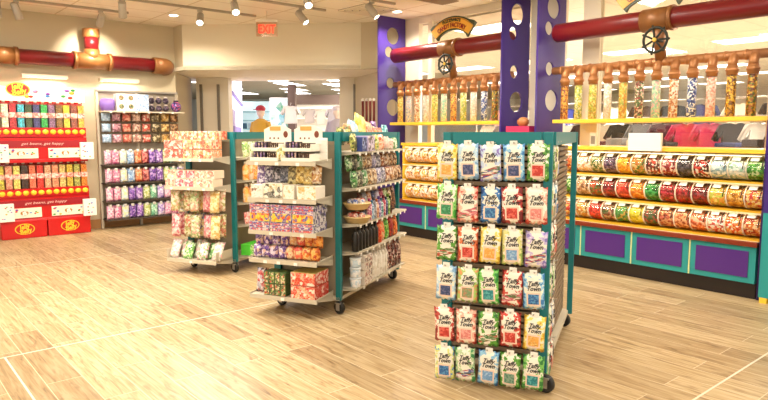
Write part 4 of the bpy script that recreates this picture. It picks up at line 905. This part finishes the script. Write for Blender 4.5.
# ------------------------------------------------------------------ WALL RACK OF POUCHES
KX0, KX1, KY = 2.93, 4.14, 10.22
kr = thing('pouch_rack', 'grey metal wall rack full of small pouches beside the jelly bean stand', 'rack', (KX0, KY, 0))
for x in (0, .6, 1.25): b = MB(GREIGE); b.box(x, 0, 0, x + .035, .05, 2.14); b.build('post', kr)
b = MB(mat('rack_grey', '9A8E7C', .5)); b.box(.03, .03, .15, 1.26, .05, 2.14)
for k in range(12): b.box(.03, .022, .3 + k * .15, 1.26, .03, .32 + k * .15)
b.build('back_panel', kr)
b = MB(STEEL); b.box(0, -.01, 2.12, 1.285, .03, 2.15); b.build('top_rail', kr)
for z in (1.82, 1.235, .955, .67, .395 - .26):
    pass
for z, d in ((1.82, .3), (1.0, .22), (.715, .22), (.43, .22), (.15, .22)):
    b = MB(GREIGE if z > 1.8 else mat('shelf_dark', '4A3E34', .6)); b.box(.02, -d, z - .02, 1.27, .02, z); s = b.build('shelf', kr)
    if z > 1.8:
        for q in range(6): ob('price_tag', TAGM, s, (.12 + .19 * q, -d - .005, z - .02), 0)
for z in (1.665, 1.5, 1.335):
    b = MB(STEEL)
    for k in range(8): b.box(.085 + .153 * k, -.14, z + .115, .09 + .153 * k, .03, z + .12)
    b.build('peg_hook_row', kr)
P3 = [('pale blue', ('A8C4E0', 'C8DCF0', '8AA8C8')), ('dusky pink', ('C88A9A', 'E8C8D0', '7A4A5A')), ('coral', ('D86A5A', 'F0B8A0', 'A83A30')), ('sand and pink', ('C8A088', 'F0D8C8', '8A4A40')), ('red and cream', ('D85A4A', 'F4E0D0', '9A3A2A')), ('olive brown', ('6A5A3A', 'D8C8A0', '3A2A1E')), ('gold', ('C89A4A', 'F0DCA0', '7A5020')), ('bronze', ('8A5A30', 'D8B080', '4A2A18'))]
for r, z in enumerate((1.665, 1.5, 1.335)):
    for c in range(8):
        nm, cl = P3[c]
        put('candy_pack', pouch(.14, .13, .05, prt(cl, 35)), '%s hanging pack, %s hanging row of the wall rack' % (nm, ['highest', 'middle', 'lowest'][r]), 'candy pack', 'hanging packs of the wall rack', (KX0 + .1 + .153 * c, KY - .11, z), 0)
P4 = [('pink and white', ('F0B8D0', 'F8E4EC', 'D87AA8')), ('rose', ('E890B0', 'F8DCE4', 'C04A80')), ('lemon and blue', ('E8E0A0', 'B8D0E8', 'F4F0E0')), ('sky blue', ('A8C8E8', 'E8F0F8', '6A90C8')), ('orange', ('E8804A', 'F4C8A0', 'C04A2A')), ('red', ('B83A40', 'E89A90', '6A1A2A')), ('violet', ('7A4AB0', 'C8A8E0', '4A2080')), ('purple', ('9A60C0', 'E0C8F0', '5A2A90')), ('yellow green', ('C8D080', 'F0F0D0', '8AA040')), ('mint', ('A0D8B8', 'E0F4E8', '5AA880')), ('lilac', ('C8B0E0', 'F0E8F8', '8A6AC0'))]
for r, z in enumerate((1.0, .715, .43, .15)):
    for c in range(11):
        nm, cl = P4[(c + (3 * (r // 2)) * (1 if c > 2 else 0)) % 11]
        body = pouch(.115, .215, .055, prt(cl, 38)); cap = cached('pcap', lambda: MB(WHITE).lathe([(.026, .19), (.026, .225), (.02, .232)], 10).mesh('cap'))
        put2('squeeze_pouch', (body, cap), ('body', 'cap'), '%s capped pouch, %s on %s pouch shelf of the wall rack' % (nm, ORD[c], ['the highest', 'the second', 'the third', 'the lowest'][r]), 'pouch', 'capped pouches', (KX0 + .085 + .1135 * c, KY - .17, z), 0)
# top shelf
b = MB(colm('8A6AC0')); b.lathe([(.1, 0), (.125, .1), (.11, .17), (.07, .19)], 6); tag(b.build('candy_box', None, (KX0 + .12, KY - .15, 1.82), 10), 'lilac six sided candy box at the end of the wall rack top shelf', 'candy box')
for r in range(2):
    for c in range(2):
        t = put('candy_carton', carton(.14, .14, .13, WHITE, colm('EDE4D6')), 'white picture carton, %s pair, %s from the lilac box' % (['lower', 'upper'][r], ORD[c]), 'carton', 'white picture cartons', (KX0 + .3 + .145 * c, KY - .17, 1.82 + .132 * r), 0)
        ob('picture', cached('owl', lambda: MB(prt(('8A6A4A', '5A8A5A', '3A2A20', 'D8B080'), 60)).lathe([(.038, 0), (.036, .003)], 14, Matrix.Translation((0, -.071, .07)) @ Matrix.Rotation(R(90), 4, 'X')).mesh('picture')), t)
for r in range(2): put('candy_carton', carton(.2, .14, .13, prt(('A8C4E0', 'DCE8F4', '7A9AD0', 'C8D8F0'), 40), colm('C8D8EC')), '%s pale blue printed carton beside the white picture cartons' % ['lower', 'upper'][r], 'carton', 'pale blue cartons', (KX0 + .62, KY - .17, 1.82 + .132 * r), 0)
for r in range(2):
    for c in range(3):
        t = thing('candy_jar', 'dark candy jar, %s layer, %s from the pale blue cartons' % (['lower', 'upper'][r], ORD[c]), 'jar', (KX0 + .79 + .115 * c, KY - .16, 1.82 + .122 * r), 0, 'dark candy jars')
        ob('jar', cached('djar', lambda: MB(candy(('2A2030', '4A3A50', '6A5A68', '1A1420'), 60)).ball((0, 0, .052), .052, (1, 1, .95), 12).mesh('jar')), t); ob('lid', cached('djl', lambda: MB(colm('C8B8B0')).lathe([(.028, .1), (.028, .118)], 12).mesh('lid')), t)
t = thing('candy_jar', 'round violet candy jar at the portal end of the wall rack top shelf', 'jar', (KX1 - .02, KY - .16, 1.82)); MB(candy(('4A3A8A', '2A2040', '8A6AB0', 'C05A80'), 50)).ball((0, 0, .085), .085, seg=14).build('jar', t); MB(colm('3A2A40')).lathe([(.04, .165), (.04, .19)], 12).build('lid', t)

# ------------------------------------------------------------------ BEYOND THE GLASS: the neighbouring shop
for i, (x, y) in enumerate([(7.7, 6.35)] + [(x, y) for x in (12, 14, 16.2, 18.8, 21.8) for y in (-2.4, -.2, 2.0, 4.2, 6.4, 8.6, 10.8, 13)]):
    t = thing('mall_light_panel', 'bright ceiling light panel of the neighbouring shop seen through the glass', 'ceiling light', (x, y, 3.1), 0, 'light panels beyond the glass')
    b = MB(WHITE); b.box(-.34, -.64, -.012, .34, .64, 0); b.build('frame', t); b = MB(mat('mall_glow', 'FFFFFF', .5, 0, 5)); b.box(-.3, -.6, -.018, .3, .6, -.012); b.build('diffuser', t)
b = MB(mat('mall_wall', 'D6CCBC', .7)); b.box(25, -12, 0, 25.2, 30, 3.1); struct('wall_far_shop', b)
GM = [('magenta', 'D8306A'), ('black', '231E1E'), ('dark brown', '3A241E'), ('cream', 'E8DCC8'), ('navy', '2A3070'), ('grey', '8A8A90'), ('white', 'F2EEE8'), ('maroon', '5A1A24'), ('dusty pink', 'D8A0A0'), ('olive', '5A5A38')]
def garment(x, y, z, rz, nm, col, lb, grp, sc=.68):
    t = thing('hanging_garment', lb, 'garment', (x, y, z), rz, grp)
    m = colm(col, .8)
    def f():
        b = MB(m); n = 5
        A = [(-.22, -.62), (.22, -.62), (.2, -.3), (.2, -.12), (.3, -.32), (.36, -.28), (.24, -.03), (.08, 0), (0, -.03), (-.08, 0), (-.24, -.03), (-.36, -.28), (-.3, -.32), (-.2, -.12), (-.2, -.3)]
        b.rings([[(a * .85, y_, z_) for a, z_ in A] for y_ in (-.02,)] + [[(a, y_, z_) for a, z_ in A] for y_ in (-.05, .05)] + [[(a * .85, .07, z_) for a, z_ in A]])
        return b.mesh('cloth')
    o = ob('cloth', cached(('garm', col), f), t); o.scale = (sc,) * 3
    ob('hanger', cached('hanger', lambda: MB(STEEL).tube([(0, 0, -.02), (0, 0, .04), (.015, 0, .06), (0, 0, .075)], .004, 6).mesh('hanger')), t)
def rail(x, y0, y1, z, lb):
    t = thing('clothes_rail', lb, 'clothes rail', (x, (y0 + y1) / 2, 0)); h = (y1 - y0) / 2
    b = MB(STEEL).tube([(0, -h, z), (0, h, z)], .014, 8); b.build('bar', t)
    for s in (-1, 1): b = MB(STEEL).tube([(0, s * h, 0), (0, s * h, z)], .014, 8); b.tube([(-.25, s * h, .02), (.25, s * h, .02)], .014, 8); b.build('upright', t)
rail(7.9, 1.0, 6.9, 1.68, 'long steel clothes rail close behind the glass'); rail(9.6, .4, 8.2, 1.98, 'taller steel clothes rail deeper in the neighbouring shop')
seq = ['black', 'dusty pink', 'cream', 'grey', 'dark brown', 'white', 'dark brown', 'magenta', 'magenta', 'maroon', 'grey', 'black', 'cream', 'dark brown', 'white', 'navy', 'cream', 'maroon', 'grey', 'white']
for k in range(20):
    c = seq[k]; garment(7.9, 1.25 + .28 * k, 1.68 - .075, -60 + (k * 31 % 20), c, dict(GM)[c], '%s garment, %s of its colour on the rail close behind the glass' % (c, ORD[seq[:k].count(c)]), 'garments close behind the glass')
seq = ['grey', 'white', 'black', 'white', 'grey', 'black', 'cream', 'navy', 'black', 'dark brown', 'white', 'grey', 'navy', 'cream', 'white', 'dusty pink']
for k in range(16):
    c = seq[k]; garment(9.6, .7 + .47 * k, 1.98 - .075, -70 + (k * 47 % 30), c, dict(GM)[c], '%s garment, %s of its colour on the taller rail in the neighbouring shop' % (c, ORD[seq[:k].count(c)]), 'garments on the taller rail')
# low tables with folded stacks
for i, (x, y) in enumerate([(7.5, 2.4), (7.5, 4.0), (7.5, 5.8)]):
    t = thing('display_table', '%s white display table behind the glass' % ['first', 'second', 'third'][i], 'table', (x, y, 0), 0)
    b = MB(WHITE); b.box(-.3, -.6, 1.28, .3, .6, 1.32, .004); b.build('tabletop', t)
    for sx in (-.27, .23):
        for sy in (-.57, .53): b = MB(WHITE); b.box(sx, sy, 0, sx + .04, sy + .04, 1.28); b.build('leg', t)
    for k in range(4):
        nm, col = GM[(i * 3 + k * 2 + 8) % 10]
        b = MB(colm(col, .8)); b.box(-.16, -.11, 0, .16, .11, .06 + .02 * (k % 3), .015); tag(b.build('folded_garment', None, (x, y - .42 + .28 * k, 1.32)), '%s folded garment, %s on the %s white table behind the glass' % (nm, ORD[k], ORD[i]), 'garment', 'folded garments')

# ------------------------------------------------------------------ BEYOND THE PORTAL: mall hall (frame turned like the corridor)
cy, sy = math.cos(R(-YAW)), math.sin(R(-YAW))
def H(X, Y, Z=0): return (X * cy - Y * sy, X * sy + Y * cy, Z)
for i, (x, y) in enumerate([(9.9, 16.9), (11.4, 18.2), (12.9, 20.3), (14.1, 21.9), (11.3, 15.6), (12.8, 17.4), (14.6, 19.4), (16.2, 21.2), (9.0, 19.4), (10.6, 21.2), (8.9, 13.6), (12.6, 23.6)]):
    t = thing('hall_light_panel', 'bright ceiling light panel in the hall beyond the portal', 'ceiling light', (x, y, 3.1), 35, 'light panels of the hall')
    b = MB(WHITE); b.box(-.7, -.34, -.012, .7, .34, 0); b.build('frame', t); b = MB(MC['mall_glow']); b.box(-.66, -.3, -.018, .66, .3, -.012); b.build('diffuser', t)
wall_seg('wall_hall_back', H(-14, 31)[:2], H(20, 31)[:2], 0, 3.1, mat('hall_wall', 'D9DCD8', .7), .1)
wall_seg('wall_hall_far_side', H(-14, 12)[:2], H(-14, 31)[:2], 0, 3.1, MC['hall_wall'], .1)
# lit shop window running away on one side
t = thing('lit_window_display', 'glowing white and violet shop window at the side of the hall', 'shop window', H(-2.95, 12.2), 0)
def hp(X, Y, Z): a = Vector(H(X, Y, Z)) - Vector(H(-2.95, 12.2)); return tuple(a)
def slab(pts, z0, z1, m, name, parent, off=(0, 0)):
    b = MB(m); b.rings([[hp(X + off[0], Y + off[1], z) for X, Y in pts] for z in (z0, z1)], smooth=False); return b.build(name, parent)
slab([(-2.97, 12.2), (-4.4, 19.6), (-4.6, 19.6), (-3.2, 12.2)], 0, 3.1, mat('window_light', 'E6E2FF', .4, 0, .85, 'E6E4FF'), 'lit_panel', t)
slab([(-2.95, 12.4), (-3.9, 17.2), (-3.98, 17.2), (-3.05, 12.4)], 1.5, 1.62, mat('violet_bar', '9A88D8', .5), 'violet_shelf', t)
slab([(-2.95, 12.4), (-4.2, 18.8), (-4.25, 18.8), (-3.0, 12.4)], 2.25, 2.3, MC['violet_bar'], 'upper_rail', t)
slab([(-2.95, 12.3), (-3.2, 13.6), (-3.25, 13.6), (-3.0, 12.3)], 1.5, 1.95, mat('violet_soft', 'C0B4EC', .5), 'display_block', t)
# pale wall shelving
def hbox(name, X0, X1, Y, z0, z1, th, m, lb, cat):
    b = MB(m); b.box(X0, 0, z0, X1, th, z1); o = b.build(name, None, H(0, Y), -YAW); return tag(o, lb, cat)
t = thing('lit_shelving', 'pale cyan lit wall shelving at the back of the hall', 'shelving', H(0, 26), -YAW)
b = MB(mat('cyan_light', 'D4ECF0', .5, 0, .45, 'D8EEF2')); b.box(-6.6, 0, 0, -3.9, .1, 2.75); b.build('back_panel', t)
for z in (1.6, 1.95, 2.3): b = MB(colm('A8CCD8')); b.box(-6.6, -.3, z, -3.9, 0, z + .04); b.build('shelf', t)
for k in range(9):
    b = MB(colm(['2A8AA8', 'E8E4F0', '3A6A8A', 'C8D8E8'][k % 4])); b.box(-.1, -.1, 0, .1, .1, .22, .02)
    tag(b.build('shelf_box', None, H(-6.3 + .28 * k, 25.85, 1.64), -YAW), 'small coloured box, %s along the pale cyan shelving' % ORD[k], 'box', 'boxes on the cyan shelving')
t = thing('hall_poster', 'tall blue green poster board beside the dark pillar', 'poster', H(0, 20.3), -YAW)
b = MB(WHITE); b.box(-3.68, 0, 0, -3.05, .05, 2.6); b.build('board', t); b = MB(prt(('A8D0D0', 'D8ECE0', '5A9A70', 'E8F0E8', '7ABAC8'), 4, .5)); b.box(-3.64, -.01, .2, -3.09, 0, 2.55); b.build('picture', t)
hbox('dark_pillar', -3.05, -2.82, 20, 0, 3.0, .4, mat('pillar_brown', '5A4438', .6), 'dark brown pillar in the hall beyond the portal', 'pillar')
t = thing('clothing_fixture', 'cream clothing shop wall under a dark brown fascia', 'shop wall', H(0, 22), -YAW)
b = MB(mat('fascia_brown', '5E4A3E', .6)); b.box(-3.1, -.1, 2.45, -1.55, 0, 2.78); b.build('fascia', t)
b = MB(colm('E6DCCB')); b.box(-3.1, 0, 0, -1.2, .1, 2.6); b.build('back_panel', t)
for z in (1.55, 1.95, 2.3): b = MB(WHITE); b.box(-3.05, -.35, z, -1.6, 0, z + .03); b.build('shelf', t)
t = thing('bright_window', 'bright white window at the end of the clothing wall', 'window', H(0, 23), -YAW)
b = MB(mat('bright_glow', 'FFFFFF', .5, 0, 1.3)); b.box(-1.75, 0, 1.9, -1.1, .05, 2.75); b.build('pane', t); b = MB(colm('D8D0C4')); b.box(-1.8, -.05, 1.85, -1.05, 0, 1.9); b.build('sill', t)
for k, (X, Y, z, c, lb) in enumerate([(-2.22, 15, 2.12, 'F4ECE2', 'white shirt hanging in front of the dark pillar'), (-2.3, 19.5, 2.2, 'C8BCB0', 'grey shirt hanging on the clothing wall'), (-1.95, 19.5, 2.15, 'E8DCCC', 'cream shirt hanging on the clothing wall'), (-1.6, 19.5, 2.2, 'B8B0B4', 'silver grey shirt hanging at the end of the clothing wall')]):
    garment(*H(X, Y)[:2], z, -YAW + 10 * k, 'shirt', c, lb, None)
for k, (X, c, c2, hat, lb) in enumerate([(-2.62, 'D8A83A', '3A3A40', 'B8283A', 'mannequin in red cap and yellow jacket on a plinth in the hall'), (-1.0, 'B8B0BC', '2A2A30', 'D8D0D4', 'mannequin in pale grey clothes at the end of the clothing wall')]):
    Y = 13.4
    t = thing('mannequin', lb, 'mannequin', H(X, Y, 0), -YAW - 20)
    b = MB(WHITE); b.box(-.3, -.3, 0, .3, .3, .32, .01); b.build('plinth', t)
    SK = colm('E8D4C4', .5); z = .32
    b = MB(colm(c2, .8))
    for s in (-1, 1): b.tube([(s * .1, 0, z + .06), (s * .1, 0, z + .45), (s * .09, 0, z + .88)], [.05, .065, .095], 10); b.ball((s * .1, -.04, z + .03), .06, (.8, 1.5, .6))
    b.build('trousers', t)
    b = MB(colm(c, .8)); b.tube([(0, 0, z + .82), (0, 0, z + 1.0), (0, 0, z + 1.25), (0, 0, z + 1.4), (0, 0, z + 1.46)], [.17, .16, .2, .16, .07], 14)
    for s in (-1, 1): b.tube([(s * .16, 0, z + 1.38), (s * .24, .0, z + 1.12), (s * .27, -.12, z + .92)], [.065, .055, .04], 10)
    b.build('jacket', t)
    b = MB(SK).ball((0, 0, z + 1.6), .1, (.85, 1, 1.2), 14); b.tube([(0, 0, z + 1.42), (0, 0, z + 1.55)], .05, 10)
    bd = b.build('body', t)
    for s in (-1, 1): MB(SK).ball((s * .27, -.15, z + .88), .04, (.8, 1, 1.3), 8).build('hand', bd)
    b = MB(colm(hat)).ball((0, 0, z + 1.67), .105, (1, 1.05, .75), 12)
    if k == 0: b.box(-.07, -.19, z + 1.64, .07, -.05, z + 1.655)
    b.build('cap', t)
# small tube display on the portal return wall beside the first purple column
t = thing('lollipop_stand', 'small dark stand of white topped lollipop tubes beside the first purple column', 'display', (6.5, 8.0, 0), -60)
b = MB(colm('4A2A22')); b.box(-.14, -.06, 0, .14, .06, 1.55); b.build('stand', t)
for k in range(4):
    b = MB(colm('7A2A24')); b.tube([(-.1 + .065 * k, 0, 1.55), (-.1 + .065 * k, 0, 2.0)], .02, 10); o = b.build('tube', t); MB(WHITE).ball((-.1 + .065 * k, 0, 2.02), .026, seg=8).build('ball_top', o)
